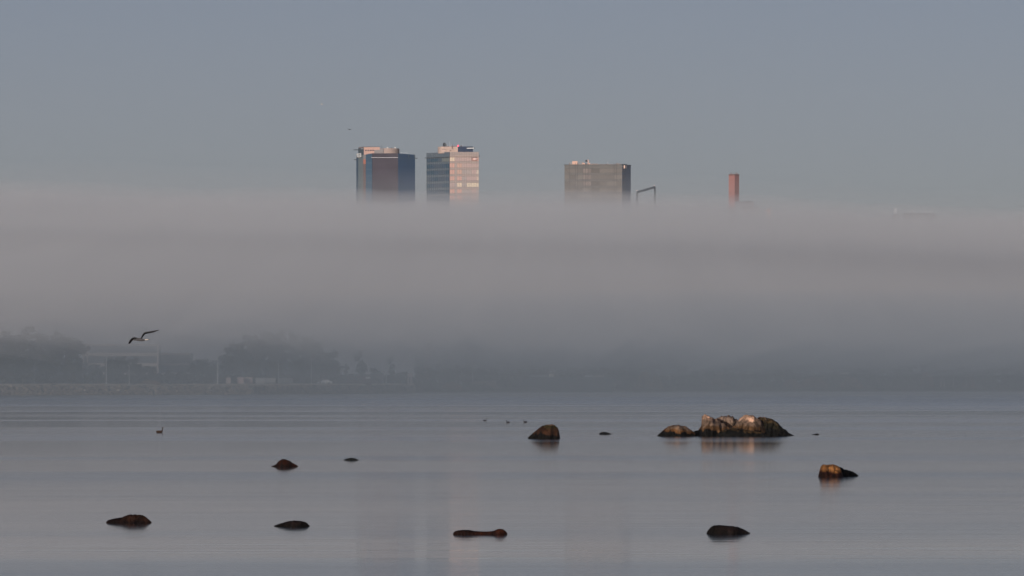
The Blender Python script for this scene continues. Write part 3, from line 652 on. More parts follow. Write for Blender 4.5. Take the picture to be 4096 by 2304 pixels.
    MB().box(X(2774), X(3012), d, d+12, g-.5, Z(1490,d)).build('wall', mat('drab_wall', (.27,.23,.20), .9, .1, .12, .3), t)
    MB().box(X(2771), X(3015), d-.4, d+12.4, Z(1490,d), Z(1487.5,d)).build('roof', mat('drab_roof', (.20,.19,.19), .9), t)
    wf = MB()
    for a, b, y0, y1 in ((2988,2991,1489,1527),(3010,3013,1489,1527),(2991,3010,1489,1492),(2991,3010,1524,1527)): wf.box(X(a), X(b), d-.3, d-.02, Z(y1,d), Z(y0,d))
    wf.build('end_frame', mat('frame_white', (.50,.47,.43), .8), t)
    for k in range(9): MB().box(X(2784+k*22), X(2797+k*22), d-.08, d, Z(1512,d), Z(1500,d)).build('window', mat('drab_window', (.12,.12,.12), .4), t)
    d = shore_d(3380)+24; X = lambda px: P(px,0,d).x; g = gz(3380,d)
    t = thing('sign_board', 'small pale horizontal board on two posts among the right hand bushes', 'sign', (X(3380), d, g))
    MB().box(X(3366), X(3395), d, d+.1, Z(1496.5,d), Z(1490.5,d)).build('board', mat('board_white', (.7,.66,.6), .7), t)
    for px in (3371,3390): MB().box(X(px), X(px+1.2), d+.1, d+.2, g-.3, Z(1496,d)).build('post', dark_pole, t)
    d = shore_d(2678)+60; X = lambda px: P(px,0,d).x; g = gz(2678,d)
    t = thing('white_hut', 'tiny white hut between the quay wall and the long waterside building', 'hut', (X(2678), d+1, g))
    MB().box(X(2674), X(2682), d, d+2, g-.3, Z(1502,d)).build('wall', mat('hut_white', (.6,.6,.6), .8), t)
    MB().box(X(2673), X(2683), d-.1, d+2.1, Z(1502,d), Z(1500.6,d)).build('roof', M_greywall, t)
    d = shore_d(1709)+120; X = lambda px: P(px,0,d).x
    t = thing('brick_stack', 'faint brown brick stack rising into the fog at mid shore', 'chimney', (X(1709), d+1, 3))
    MB().tube([(X(1709),d+1,2.8),(X(1709),d+1,Z(1290,d))], [.95,.72], 14).build('shaft', mat('old_brick', (.20,.10,.08), .9), t)
    MB().tube([(X(1709),d+1,Z(1290,d)),(X(1709),d+1,Z(1284,d))], .85, 14).build('rim', M_dark, t)
    MB().box(X(1699), X(1719), d-1, d+3, 2.8, Z(1500,d)).build('plinth', mat('old_brick_base', (.20,.10,.08), .9), t)
shed()
def car(px0, px1, off, facing_camera, col, label):
    px = (px0+px1)/2; d = shore_d(px)+off; x = P(px,0,d).x; g = gz(px,d)
    t = thing('parked_car' if not facing_camera else 'car', label, 'car', (x, d, g))
    L, W = 4.3, 1.75
    prof = [(0,.28),(0,.62),(.12,.74),(1.05,.86),(1.75,1.36),(3.05,1.40),(3.95,.92),(4.28,.86),(4.3,.30)]
    sc_ = ((px1-px0)/F*d)/(W if facing_camera else L); sc_ = max(.85, min(1.15, sc_))
    def tr(u, w, z):       # u along the length (0 = front), w across
        return (x+w*sc_, d+u*sc_, g+z*sc_) if facing_camera else (x-(L/2-u)*sc_, d+w*sc_, g+z*sc_)
    b = MB(); n = len(prof); vs = []
    for s, w in ((0,-W/2),(1,W/2)):
        for u, z in prof: ww = w*(.82 if z > 1.1 else 1); vs.append(tr(u, ww, z))
    b.add(vs, [tuple(range(n)), tuple(range(2*n-1,n-1,-1))]+[(i, n+i, n+(i+1) % n, (i+1) % n) for i in range(n)])
    b.build('body', mat('car_paint', col, .35, .5), t)
    gm = mat('car_glass', (.03,.035,.04), .15, .5)
    for w in (-W/2*.87-.02, W/2*.87+.02):
        q = [tr(1.35,w*1.04,.9), tr(1.85,w*.97,1.28), tr(3.0,w*.97,1.31), tr(3.6,w*1.04,.92)]; q2 = [tr(1.35,w*1.0,.9), tr(1.85,w*.93,1.28), tr(3.0,w*.93,1.31), tr(3.6,w*1.0,.92)]
        MB().add(q+q2, [(0,1,2,3),(7,6,5,4),(0,4,5,1),(1,5,6,2),(2,6,7,3),(3,7,4,0)]).build('side_window', gm, t)
    q = [tr(1.08,-.72,.9), tr(1.08,.72,.9), tr(1.70,.62,1.31), tr(1.70,-.62,1.31)]; q2 = [(a, b_, c+.03) for a, b_, c in q]
    MB().add([(a-.0, b_-.0, c+.05) for a, b_, c in q]+q, [(0,1,2,3),(7,6,5,4),(0,4,5,1),(1,5,6,2),(2,6,7,3),(3,7,4,0)]).build('windscreen', gm, t)
    tm = mat('tyre', (.02,.02,.02), .9); rm = mat('rim', (.4,.4,.4), .4, .5)
    for u in (.8, 3.45):
        for w in (-W/2+.02, W/2-.02):
            a, c = tr(u, w-.1, .32), tr(u, w+.1, .32)
            wh = MB().tube([a, c], .32*sc_, 14).build('wheel', tm, t)
            MB().tube([tr(u, w-.12, .32), tr(u, w+.12, .32)], .18*sc_, 10).build('rim', rm, wh)
    hm = mat('headlight_lens', (.9,.9,.85), .2, emit=(1,.93,.78), strength=30 if facing_camera else 0)
    for i, w in enumerate((-.58, .58)):
        c = tr(-.03, w, .62); MB().ball(c, (.13,.05,.10) if facing_camera else (.04,.13,.08)).build('headlight', hm, t)
car(1283,1315,16,False,(.75,.75,.73),'white car parked side on near the breakwater edge')
car(1924.5,1949,30,True,(.10,.10,.11),'dark car facing the water with both headlights on')
def beacon(px, py, off, label):
    x, d, g = at(px, off); z = Z(py, d)
    t = thing('lit_lamp', label, 'lamp', (x, d, g)); MB().tube([(x,d,g-.2),(x,d,z)], .04).build('post', dark_pole, t)
    MB().ball((x,d,z+.1), .13).build('bulb', mat('lamp_glow', (.9,.9,.9), .3, emit=(1,.97,.9), strength=.8), t)
beacon(2555,1527,20,'small white lamp low on the shore right of the quay wall')

# ------------------------------------------------------------------ trees and bushes
bark = mat('dark_bark', (.03,.027,.024), .95, .1)
def leafmat(name, col): return mat(name, col, .9, .1, .3, .4)
def make_tree(seed, h, w, crown_lo, n_leaf, lm, leaf=.32, tall=False):
    rr = random.Random(seed); t = bpy.data.objects.new('tree', None); COL.objects.link(t)
    tk = MB(); tk.tube([(0,0,-.4),(.1*w*.1,0,h*.35),(rr.uniform(-.3,.3),rr.uniform(-.3,.3),h*.93)], [h*.022,h*.016,h*.004], 8)
    ends = []
    for k in range(13):
        z0 = h*rr.uniform(crown_lo*.8, .85); a = rr.uniform(0, 6.28); q = 1-abs((z0/h-.55)/.5)**1.6*.75
        L = w*.5*rr.uniform(.55,1.0)*q; e = Vector((math.cos(a)*L, math.sin(a)*L, z0+L*rr.uniform(.35,.9)))
        tk.tube([(0,0,z0), tuple(e*.5+Vector((0,0,z0*.5-.1))), tuple(e)], [h*.010,h*.006,h*.002], 5); ends.append(e)
    tk.build('trunk', bark, t, origin=None)
    cr = MB(); cl = []
    for e in ends: cl += [(e, rr.uniform(.12,.2)*w), (e*.6+Vector((0,0,h*.28)), rr.uniform(.12,.2)*w)]
    for k in range(12):
        z = h*rr.uniform(crown_lo+.05,.97); q = max(.12, 1-abs((z/h-.58)/.45)**1.8) * .42*w; a = rr.uniform(0,6.28); cl.append((Vector((math.cos(a)*q*rr.uniform(.2,1), math.sin(a)*q*rr.uniform(.2,1), z)), rr.uniform(.08,.16)*w))
    for k in range(n_leaf):
        c, r = cl[rr.randrange(len(cl))]; v = Vector((rr.gauss(0,1), rr.gauss(0,1), rr.gauss(0,.8))); v = v.normalized()*r*rr.random()**.45
        p = c+v; u = Vector((rr.uniform(-1,1), rr.uniform(-1,1), rr.uniform(-.6,.6))).normalized()*leaf*rr.uniform(.6,1.3); q = u.orthogonal().normalized()*leaf*rr.uniform(.4,.9)
        cr.add([p-u, p+q, p+u, p-q], [(0,1,2,3)])
    cr.build('crown', lm, t)
    return t
lms = [leafmat('dark_foliage', (.035,.042,.035)), leafmat('olive_foliage', (.05,.05,.032)), leafmat('brown_twigs', (.12,.075,.045)), leafmat('bluish_foliage', (.028,.04,.04))]
protos = [(make_tree(1,13,8.5,.06,5200,lms[0],.23),13), (make_tree(2,15,7.5,.08,5200,lms[3],.23),15), (make_tree(3,11,8.5,.03,5000,lms[0],.22),11), (make_tree(4,9,6,.02,3600,lms[1],.2),9), (make_tree(5,16,6.0,.06,4600,lms[3],.22),16)]
used = set()
def tree(px, top, off, kind, label, group, wide=1.0):
    p, h0 = protos[kind]; x, d, g = at(px, off); h = max(2.5, Z(top, d)-g); s = h/h0
    if kind not in used: used.add(kind); o = p; o.location = (x,d,g); o.scale = (s*wide, s*wide, s); o.rotation_euler.z = R.uniform(0,6.28)
    else: o = copy_tree(p, (x,d,g), (s*wide, s*wide, s), R.uniform(0,6.28))
    tag(o, label, 'tree', group)
# (px, top row, metres behind the waterline, shape, width)
TREES = [(-40,1330,60,0,1),(28,1318,75,1,1.1),(75,1345,50,2,1),(118,1305,90,4,1.3),(165,1338,70,0,1),(215,1320,80,1,1),(262,1350,60,2,1),(305,1365,75,0,.9),(10,1400,36,3,1.2),(95,1420,34,3,1.3),(185,1415,36,3,1.2),(285,1440,30,3,1.2),
 (440,1438,36,2,.9),(478,1428,46,0,1.0),(520,1436,38,2,1.0),(558,1452,40,3,1.1),(598,1462,38,3,1.2),
 (770,1455,50,2,1),(808,1436,60,0,1),(846,1462,44,3,1.1),(680,1478,40,3,1.1),(722,1485,36,3,1.2),
 (905,1405,62,1,1),(945,1372,80,0,1.1),(988,1340,90,4,1.4),(1030,1335,85,1,1.1),(1075,1328,95,0,1.1),(1120,1340,80,1,1.1),(1165,1332,95,4,1.4),(1210,1345,85,0,1.1),(1252,1372,70,2,1),(1306,1412,48,2,1.05),(1340,1440,46,3,1.1),(1010,1440,50,3,1.2),(1100,1445,52,3,1.2),(1190,1440,54,2,1),
 (1385,1455,90,4,1),(1440,1400,160,4,1.1),(1500,1470,100,3,1.1),(1455,1440,110,1,.9),(1580,1487,34,3,1.4),(1610,1485,32,3,1.4),(1565,1420,170,4,.9),(1675,1430,120,1,.9),(1755,1440,110,4,1.1),(1790,1400,150,4,1.2),(1845,1300,170,4,1.0),(1880,1330,160,4,1.1),(1920,1370,140,1,1.1),(1965,1350,150,0,1.1),(2015,1385,120,1,1.1),(2068,1370,140,0,1.2),(2120,1395,110,2,1),(2180,1380,130,1,1.1),(2240,1400,120,0,1.1),(2300,1385,140,4,1.3),(2360,1410,110,2,1),(2420,1400,130,1,1.1),(2480,1395,120,0,1.1),(2540,1410,100,2,1),(2600,1430,90,3,1.2),(2660,1425,100,2,1.0),(2715,1440,80,3,1.2),
 (2780,1410,120,1,1),(2840,1390,130,0,1.2),(2900,1370,120,4,1.3),(2955,1345,110,1,1.1),(3010,1330,100,0,1.2),(3060,1318,110,1,1.2),(3110,1325,95,4,1.4),(3165,1335,85,0,1.1),(3220,1350,80,2,1.1),(3280,1345,90,1,1.1),(3340,1360,70,0,1.1),(3400,1375,70,2,1.1),(3460,1390,60,2,1.1),(3520,1370,80,1,1.1),(3580,1350,70,0,1.1),(3635,1335,80,4,1.3),(3690,1345,70,1,1.1),(3745,1330,75,0,1.2),(3800,1320,80,1,1.1),(3855,1335,65,0,1.1),(3910,1325,75,4,1.4),(3965,1318,70,1,1.1),(4020,1330,60,0,1.2),(4075,1315,70,1,1.1),(4120,1325,60,2,1.1)]
look = ['rounded dark tree', 'tall dark tree', 'broad bushy dark tree', 'low bushy dark tree', 'slender tall dark tree']
def where(px, k):
    for a, b, s in ((-99,310,'in the wood at the far left shore'),(310,640,'in front of the framed office block'),(640,880,'left of the tallest lamp post'),
                    (880,1280,'in the tall grove behind the containers'),(1280,1360,'above the parked white car'),(1360,1520,'behind the low red brown shed'),(1520,1660,'near the right end of the breakwater'),
                    (1660,1830,'in the fog around the faint brick stack'),(1830,1980,'behind the masts and car headlights'),(1980,2460,'in the fog behind the dark quay wall'),(2460,2760,'before the waterside building'),
                    (2760,3020,'behind the long waterside building'),(3020,3350,'right of the waterside building'),(3350,3620,'around the small sign board at right'),(3620,4200,'in the wood at the far right shore')):
        if a <= px < b: return s
ordn = ['leftmost such','second such from left','third such from left','fourth from left','fifth from left','sixth from left','seventh from left','eighth from left','ninth from left','tenth from left','eleventh from left','twelfth from left','thirteenth from left']
from collections import defaultdict
cnt = defaultdict(list)
for i, q in enumerate(TREES): cnt[(look[q[3]], where(q[0], 0))].append((q[0], i))
lab = {}
for (lk, wh), lst in sorted(cnt.items()):
    lst.sort()
    for r_, (_, i) in enumerate(lst): lab[i] = '%s %s' % (lk, wh) if len(lst) == 1 else '%s %s, %s' % (lk, wh, ordn[r_])
for i, (px, top, off, kind, wide) in enumerate(TREES): tree(px, top, off, kind, lab[i], 'trees along the far shore', wide)

def bush(px0, px1, top, off, m, label, name='bush', cat='bush'):
    px = (px0+px1)/2; d = shore_d(px)+off; x = P(px,0,d).x; g = gz(px,d) if off > 12 else .5; w = (px1-px0)/F*d/2; h = max(.8, Z(top,d)-g)
    t = thing(name, label, cat, (x,d,g), 'bushes along the far shore'); rr = random.Random(int(px)); s = MB(); f = MB()
    for k in range(9): a = rr.uniform(-1,1); s.tube([(x+a*w*.3,d,g-.3),(x+a*w*.8,d+rr.uniform(-1,1),g+h*rr.uniform(.6,.95))], [.06,.02], 5)
    for k in range(int(420+w*130)):
        a = rr.uniform(-1,1); zz = g+h*math.sqrt(max(.05,1-a*a))*rr.random()**.6*(1+.25*noise.noise(Vector((a*3,px,0)))); p = Vector((x+a*w, d+rr.uniform(-1.6,1.6), zz))
        u = Vector((rr.uniform(-1,1), rr.uniform(-1,1), rr.uniform(-1,1))).normalized()*.24; q = u.orthogonal().normalized()*.17; f.add([p-u,p+q,p+u,p-q], [(0,1,2,3)])
    s.build('stems', bark, t); f.build('foliage', m, t)
def undergrowth():
    f = MB(); rr = random.Random(5)
    for k in range(26000):
        px = rr.uniform(-250, 4350)
        if rr.random() < .35 and 1990 < px < 2440: continue
        off = rr.uniform(44, 80) if px < 1664 else rr.uniform(42 if 1875 < px < 1990 else 16, 60); x, d, g = at(px, off); hh = 2.4+2.2*noise.noise(Vector((px*.006,off*.02,0)))+1.2*noise.noise(Vector((px*.03,off*.05,3)))
        hh = hh*.8-.2 if px < 1664 else hh*1.2+1.6
        if hh < .4: continue
        p = Vector((x, d, g+hh*rr.random()**.7)); u = Vector((rr.uniform(-1,1), rr.uniform(-1,1), rr.uniform(-.8,.8))).normalized()*rr.uniform(.25,.5); q = u.orthogonal().normalized()*rr.uniform(.2,.4)
        f.add([p-u,p+q,p+u,p-q], [(0,1,2,3)])
    tag(f.build('undergrowth', leafmat('undergrowth', (.045,.045,.035))), 'dense low undergrowth below the trees along the whole far shore', 'undergrowth', kind='stuff')
undergrowth()
def far_wood():
    f = MB(); rr = random.Random(9)
    for k in range(30000):
        px = rr.uniform(-300, 4350); off = rr.uniform(150, 210)
        if 640 < px < 770 or 1350 < px < 1664: continue
        x, d, g = at(px, off)
        hh = 9+5*noise.noise(Vector((px*.004,1,0)))+4*noise.noise(Vector((px*.015,2,3)))+2*noise.noise(Vector((px*.05,off*.05,3)))
        if px < 1664: hh *= .6
        p = Vector((x, d, g+max(1,hh)*rr.random()**.8)); u = Vector((rr.uniform(-1,1), rr.uniform(-1,1), rr.uniform(-.8,.8))).normalized()*rr.uniform(.5,1.0); q = u.orthogonal().normalized()*rr.uniform(.35,.7)
        f.add([p-u,p+q,p+u,p-q], [(0,1,2,3)])
    tag(f.build('distant_wood', leafmat('distant_wood_leaves', (.035,.042,.038))), 'dim mass of distant wood fading into the fog behind the shore', 'wood', kind='stuff')
far_wood()
ochre = leafmat('ochre_twigs', (.20,.13,.07)); rusty = leafmat('rust_twigs', (.20,.10,.065)); drabg = leafmat('drab_green', (.07,.07,.045)); dk = lms[0]
bush(2548,2606,1484,14,ochre,'tall ochre bush just right of the quay wall'); bush(2600,2652,1506,12,ochre,'lower ochre bush right of the tall ochre one')
bush(2755,2800,1508,16,drabg,'drab green bush below the left end of the waterside building'); bush(2840,2900,1512,14,rusty,'rusty bush below the middle of the waterside building')
bush(3030,3090,1515,14,drabg,'drab green bush right of the waterside building'); bush(3130,3200,1516,10,rusty,'rusty bush left of the large rust coloured pair'); bush(3200,3312,1510,10,rusty,'widest rust coloured bush at the water below the right wood'); bush(3355,3452,1512,12,rusty,'rust coloured bush below the small sign board')
bush(3500,3560,1520,8,drabg,'drab green bush below the two faint masts'); bush(3680,3735,1486,14,rusty,'tall rust tinted bush left of the pale birch stems'); bush(3850,3900,1500,12,rusty,'rust tinted bush right of the pale birch stems'); bush(3930,3990,1506,10,drabg,'drab green bush near the right edge'); bush(4030,4100,1508,10,drabg,'drab green bush at the right edge')
bush(1668,1760,1528,6,drabg,'low green brown scrub right of the breakwater end','scrub','scrub'); bush(1765,1850,1530,6,rusty,'low rusty scrub below the pair of tall masts','scrub','scrub'); bush(1850,1975,1536,4,drabg,'low drab scrub at the water below the kiosk','scrub','scrub')
bush(2460,2540,1528,4,dk,'dark low scrub joining the right end of the quay wall','scrub','scrub')
bush(560,640,1522,14,ochre,'low ochre grass hummock at the right foot of the office block','scrub','scrub')
def birch(px, top, off, lean, label):
    x, d, g = at(px, off); h = Z(top,d)-g; t = thing('birch', label, 'tree', (x,d,g), 'birches at the right shore'); bm = mat('birch_bark', (.50,.43,.37), .9)
    b = MB().tube([(x,d,g-.4),(x+lean*.4,d,g+h*.5),(x+lean,d,g+h)], [.16,.11,.03], 8)
    for k in range(7):
        z = g+h*(.35+.08*k); a = (-1)**k; b.tube([(x+lean*(z-g)/h,d,z),(x+lean*(z-g)/h+a*h*.14,d+.3*a,z+h*.16)], [.05,.015], 5)
    b.build('trunk', bm, t); f = MB(); rr = random.Random(px)
    for k in range(500):
        p = Vector((x+lean*.7+rr.gauss(0,h*.17), d+rr.gauss(0,h*.12), g+h*rr.uniform(.4,1.08))); u = Vector((rr.uniform(-1,1), rr.uniform(-1,1), rr.uniform(-1,1))).normalized()*.2; q = u.orthogonal().normalized()*.12; f.add([p-u,p+q,p+u,p-q], [(0,1,2,3)])
    f.build('crown', lms[1], t)
birch(3762,1488,12,.6,'leftmost leaning pale stemmed birch at the right shore'); birch(3778,1484,12,-.4,'second pale stemmed birch leaning back to the left'); birch(3812,1490,12,.3,'third pale stemmed birch from the left'); birch(3866,1500,12,-.2,'rightmost pale stemmed birch')

# ------------------------------------------------------------------ rocks in the shallow water
def rock_material(name, lo, mid, hi, top, z1, z2, z3, streak=1.0, scale=4.0, left_x=None):
    m = bpy.data.materials.new(name); m.use_nodes = True; nt = m.node_tree; b = nt.nodes['Principled BSDF']
    b.inputs['Roughness'].default_value = .75; b.inputs['Specular IOR Level'].default_value = .15
    tc = nt.nodes.new('ShaderNodeTexCoord'); sp = nt.nodes.new('ShaderNodeSeparateXYZ'); nt.links.new(tc.outputs['Object'], sp.inputs[0])
    mp = nt.nodes.new('ShaderNodeMapping'); mp.inputs['Scale'].default_value = (1, 1, .3); nt.links.new(tc.outputs['Object'], mp.inputs[0])
    n1 = nt.nodes.new('ShaderNodeTexNoise'); n1.inputs['Scale'].default_value = scale; n1.inputs['Detail'].default_value = 8; n1.inputs['Roughness'].default_value = .65; nt.links.new(mp.outputs[0], n1.inputs['Vector'])
    n2 = nt.nodes.new('ShaderNodeTexNoise'); n2.inputs['Scale'].default_value = 1.7; n2.inputs['Detail'].default_value = 4; nt.links.new(tc.outputs['Object'], n2.inputs['Vector'])
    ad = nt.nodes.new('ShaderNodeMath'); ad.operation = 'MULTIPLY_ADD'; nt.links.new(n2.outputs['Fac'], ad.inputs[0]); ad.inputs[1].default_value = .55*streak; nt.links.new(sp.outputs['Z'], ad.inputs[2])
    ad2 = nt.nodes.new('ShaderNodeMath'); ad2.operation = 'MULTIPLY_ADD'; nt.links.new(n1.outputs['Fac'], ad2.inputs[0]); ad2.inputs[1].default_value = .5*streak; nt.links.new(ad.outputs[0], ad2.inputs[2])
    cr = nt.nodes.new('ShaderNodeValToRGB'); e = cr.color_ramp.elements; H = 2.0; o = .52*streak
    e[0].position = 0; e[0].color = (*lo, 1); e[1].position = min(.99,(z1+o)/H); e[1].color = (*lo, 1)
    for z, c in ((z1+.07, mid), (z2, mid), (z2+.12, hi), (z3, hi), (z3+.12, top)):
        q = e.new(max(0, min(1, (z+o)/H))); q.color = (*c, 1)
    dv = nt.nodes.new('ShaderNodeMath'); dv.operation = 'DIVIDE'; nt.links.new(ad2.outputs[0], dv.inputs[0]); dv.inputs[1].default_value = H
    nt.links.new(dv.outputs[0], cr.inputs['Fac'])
    mr = nt.nodes.new('ShaderNodeMapRange'); mr.inputs['From Min'].default_value = .3; mr.inputs['From Max'].default_value = .7; mr.inputs['To Min'].default_value = .25; mr.inputs['To Max'].default_value = 1.9
    nt.links.new(n1.outputs['Fac'], mr.inputs['Value'])
    vm = nt.nodes.new('ShaderNodeVectorMath'); vm.operation = 'SCALE'; nt.links.new(cr.outputs[0], vm.inputs[0]); nt.links.new(mr.outputs[0], vm.inputs['Scale'])
    vo = nt.nodes.new('ShaderNodeTexVoronoi'); vo.feature = 'DISTANCE_TO_EDGE'; vo.inputs['Scale'].default_value = 1.6
    wp = nt.nodes.new('ShaderNodeVectorMath'); wp.operation = 'MULTIPLY_ADD'; wp.inputs[1].default_value = (.5,.5,.5); nt.links.new(n1.outputs['Color'], wp.inputs[0]); nt.links.new(mp.outputs[0], wp.inputs[2]); nt.links.new(wp.outputs[0], vo.inputs['Vector'])
    ck = nt.nodes.new('ShaderNodeMapRange'); ck.inputs['From Max'].default_value = .05; ck.inputs['To Min'].default_value = .25; nt.links.new(vo.outputs['Distance'], ck.inputs['Value'])
    vm2 = nt.nodes.new('ShaderNodeVectorMath'); vm2.operation = 'SCALE'; nt.links.new(vm.outputs[0], vm2.inputs[0]); nt.links.new(ck.outputs[0], vm2.inputs['Scale'])
    nt.links.new(vm2.outputs[0], b.inputs['Base Color'])
    bp = nt.nodes.new('ShaderNodeBump'); bp.inputs['Strength'].default_value = 1.0; bp.inputs['Distance'].default_value = .10
    nt.links.new(n1.outputs['Fac'], bp.inputs['Height']); nt.links.new(bp.outputs[0], b.inputs['Normal'])
    return m
def rock(outline, base, depth, m, label, dist=None, dy=0.0, rough=.34, seed=0, name='rock', group='rocks standing in the shallow water', skew=0.0):
    d = (dist or wl_dist(base))+dy; k = d/F; x0, x1 = outline[0][0], outline[-1][0]; cx = (x0+x1)/2
    n, mm = 64, 26; vs = []; fs = []; W = (x1-x0)*k
    zb = lambda px: CAMZ+(HY-lerp(outline, px))*k
    for i in range(n+1):
        u = i/n; px = x0+(x1-x0)*(.5-.5*math.cos(math.pi*u)); X = (px-cx)*k; h = max(.02, zb(px))*(1+.07*noise.noise(Vector((px*.11,seed,1)))+.05*noise.noise(Vector((px*.33,seed,2))))
        pl = math.sin(math.pi*max(.02, min(.98, (px-x0)/(x1-x0))))**.55; hd = depth*(.35*pl+.65*min(1, h/(max(zb(x0+(x1-x0)*q/20) for q in range(21))+.01))**.7*pl)
        for j in range(mm+1):
            a = math.pi*j/mm; c, s = math.cos(a), max(0.0, math.sin(a))
            y = -hd*(abs(c)**.75)*(1 if c > 0 else -1); z = (h+.45)*(s**.62)-.45; z -= .10*depth*max(0, noise.noise(Vector((X*4.5/depth**.5+seed*2, a*2.2, seed))))*(s if s > .4 else 0)*min(1, h*2)
            nn = noise.noise(Vector((X*1.3+seed*7, y*1.3, z*1.6)))+.5*noise.noise(Vector((X*3.4+seed*3, y*3.1, z*3.3)))+.4*noise.noise(Vector((X*8+seed, y*8, z*7)))
            fac = rough*depth*(1 if c > 0 else .6)
            ridge = abs(noise.noise(Vector((X*2.1+seed*5, z*.8, seed))))*rough*depth*1.2
            y -= (nn*fac+ridge*(1 if c > -.1 else -1))*min(1, abs(c)*2.2)*pl
            if s > .55: z += .03*h*nn*(s-.55)
            vs.append((X+skew*z*c*.3, y, z))
    for i in range(n):
        for j in range(mm):
            q = i*(mm+1)+j; fs.append((q, q+mm+1, q+mm+2, q+1))
    fs.append(tuple(range(mm+1))); fs.append(tuple(range((n+1)*(mm+1)-1, n*(mm+1)-1, -1)))
    me = bpy.data.meshes.new(name); me.from_pydata(vs, [], fs); me.materials.append(m); me.polygons.foreach_set('use_smooth', [True]*len(me.polygons)); me.update()
    bm = bmesh.new(); bm.from_mesh(me); bmesh.ops.recalc_face_normals(bm, faces=bm.faces); bm.to_mesh(me); bm.free()
    o = bpy.data.objects.new(name, me); COL.objects.link(o); o.location = ((cx-CX)*k, d, 0)
    tag(o, label, 'rock', group); return o
def ol(pts, ox, oy, s): return [(ox+x/s, oy+y/s) for x, y in pts]
Mk = rock_material('guano_boulder', (.004,.003,.002), (.045,.019,.009), (.030,.024,.006), (.45,.28,.19), .2, .50, .66)
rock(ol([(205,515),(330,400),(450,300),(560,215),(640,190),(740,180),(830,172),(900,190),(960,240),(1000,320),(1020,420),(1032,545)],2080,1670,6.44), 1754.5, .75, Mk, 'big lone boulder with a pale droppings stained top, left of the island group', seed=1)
Mt = rock_material('black_wet_rock', (.008,.009,.009), (.012,.013,.012), (.016,.017,.015), (.02,.02,.018), .05, .2, .5, .3)
rock(ol([(2035,430),(2060,395),(2110,375),(2160,368),(2230,378),(2290,395),(2365,430)],2080,1670,6.44), 1737, .35, Mt, 'small flat black rock between the big boulder and the island group', seed=2)
rock(ol([(98,108),(170,92),(215,80),(250,84),(272,112)],3230,1720,5.796), 1739.2, .2, Mt, 'tiny black rock just right of the island group', seed=3)
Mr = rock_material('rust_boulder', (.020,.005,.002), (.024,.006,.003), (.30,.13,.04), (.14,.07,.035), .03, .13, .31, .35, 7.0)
Mrb = rock_material('black_boulder', (.006,.006,.006), (.008,.008,.007), (.012,.011,.009), (.03,.028,.024), .05, .3, .9, .4)
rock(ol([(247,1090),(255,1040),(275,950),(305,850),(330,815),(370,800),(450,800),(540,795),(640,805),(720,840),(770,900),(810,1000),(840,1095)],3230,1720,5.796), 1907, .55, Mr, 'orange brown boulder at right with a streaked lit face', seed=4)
rock(ol([(600,1000),(640,860),(700,835),(790,870),(850,910),(960,930),(1060,970),(1130,1010),(1180,1055)],3230,1720,5.796), 1905, .4, Mrb, 'low black rock leaning on the right side of the orange brown boulder', dy=.35, seed=5)
Mb1 = rock_material('dark_rust_rock', (.010,.004,.003), (.022,.009,.005), (.035,.016,.008), (.05,.03,.018), .04, .2, .6, .5)
Mb2 = rock_material('weedy_dark_rock', (.007,.005,.004), (.012,.007,.006), (.02,.012,.008), (.03,.024,.016), .04, .2, .6, .5)
Mb3 = rock_material('red_brown_rock', (.014,.004,.002), (.030,.008,.003), (.045,.012,.004), (.02,.008,.005), .04, .2, .6, .5)
rock(ol([(245,500),(280,430),(350,390),(550,340),(800,300),(900,280),(1000,225),(1130,185),(1300,170),(1500,178),(1700,205),(1800,260),(1900,340),(2040,470)],400,2040,9.908), 2090.5, .34, Mb1, 'dark rust rock with a long low tail, nearest the lower left corner', seed=6)
rock(ol([(215,390),(290,360),(330,335),(380,270),(430,228),(500,215),(560,222),(640,255),(720,305),(800,350),(852,385)],1050,1800,5.99), 1866, .45, Mb3, 'red brown humped rock at mid left', seed=7)
rock(ol([(1938,242),(2000,215),(2070,192),(2140,185),(2200,195),(2260,218),(2312,244)],1050,1800,5.99), 1841, .25, Mt, 'small low black rock right of the red brown hump', seed=8)
rock(ol([(430,520),(550,450),(700,400),(850,360),(1000,310),(1150,275),(1350,255),(1500,262),(1700,278),(1850,310),(1980,380),(2090,515)],1060,2060,11.71), 2105, .26, Mb2, 'low dark oval rock in the near water, left of centre', seed=9)
rock(ol([(275,480),(300,420),(370,370),(500,350),(700,335),(850,345),(1000,375),(1200,390),(1450,395),(1600,380),(1700,365),(1780,320),(1900,298),(2000,320),(2080,380),(2142,450)],1780,2080,8.587), 2137.5, .2, Mb3, 'long thin red brown rock with a knob at its right end', seed=10)
rock(ol([(455,530),(500,430),(570,330),(650,250),(750,210),(900,195),(1100,205),(1300,225),(1500,240),(1700,275),(1850,330),(2000,400),(2175,515)],2780,2080,9.908), 2134, .36, Mb2, 'dark near rock at lower right tapering to a point', seed=11)
Mg = rock_material('island_stone', (.004,.003,.002), (.105,.055,.024), (.20,.135,.095), (.50,.31,.21), .27, .50, .78, 1.0, 3.2)  # algae and droppings bands, contrast deepened to paint in lit tops and black shadow
Mg2 = rock_material('island_stone_dark', (.003,.003,.002), (.012,.010,.004), (.07,.045,.02), (.42,.26,.18), .35, .62, .92, 1.0, 3.2)  # darker ramp: algae base plus shadow painted into the lower colours
IS = (2600,1640,4.293); GD = 370.0; gg = 'boulders of the rocky islet'
rock(ol([(125,438),(200,370),(260,320),(320,275),(410,250),(500,256),(580,265),(640,300),(700,340),(760,380),(780,415)],*IS), 1744, 1.0, rock_material('islet_left', (.003,.003,.002), (.12,.055,.02), (.20,.13,.085), (.03,.022,.015), .18, .32, .66), 'low dark rimmed boulder at the left end of the rocky islet', seed=21, group=gg)
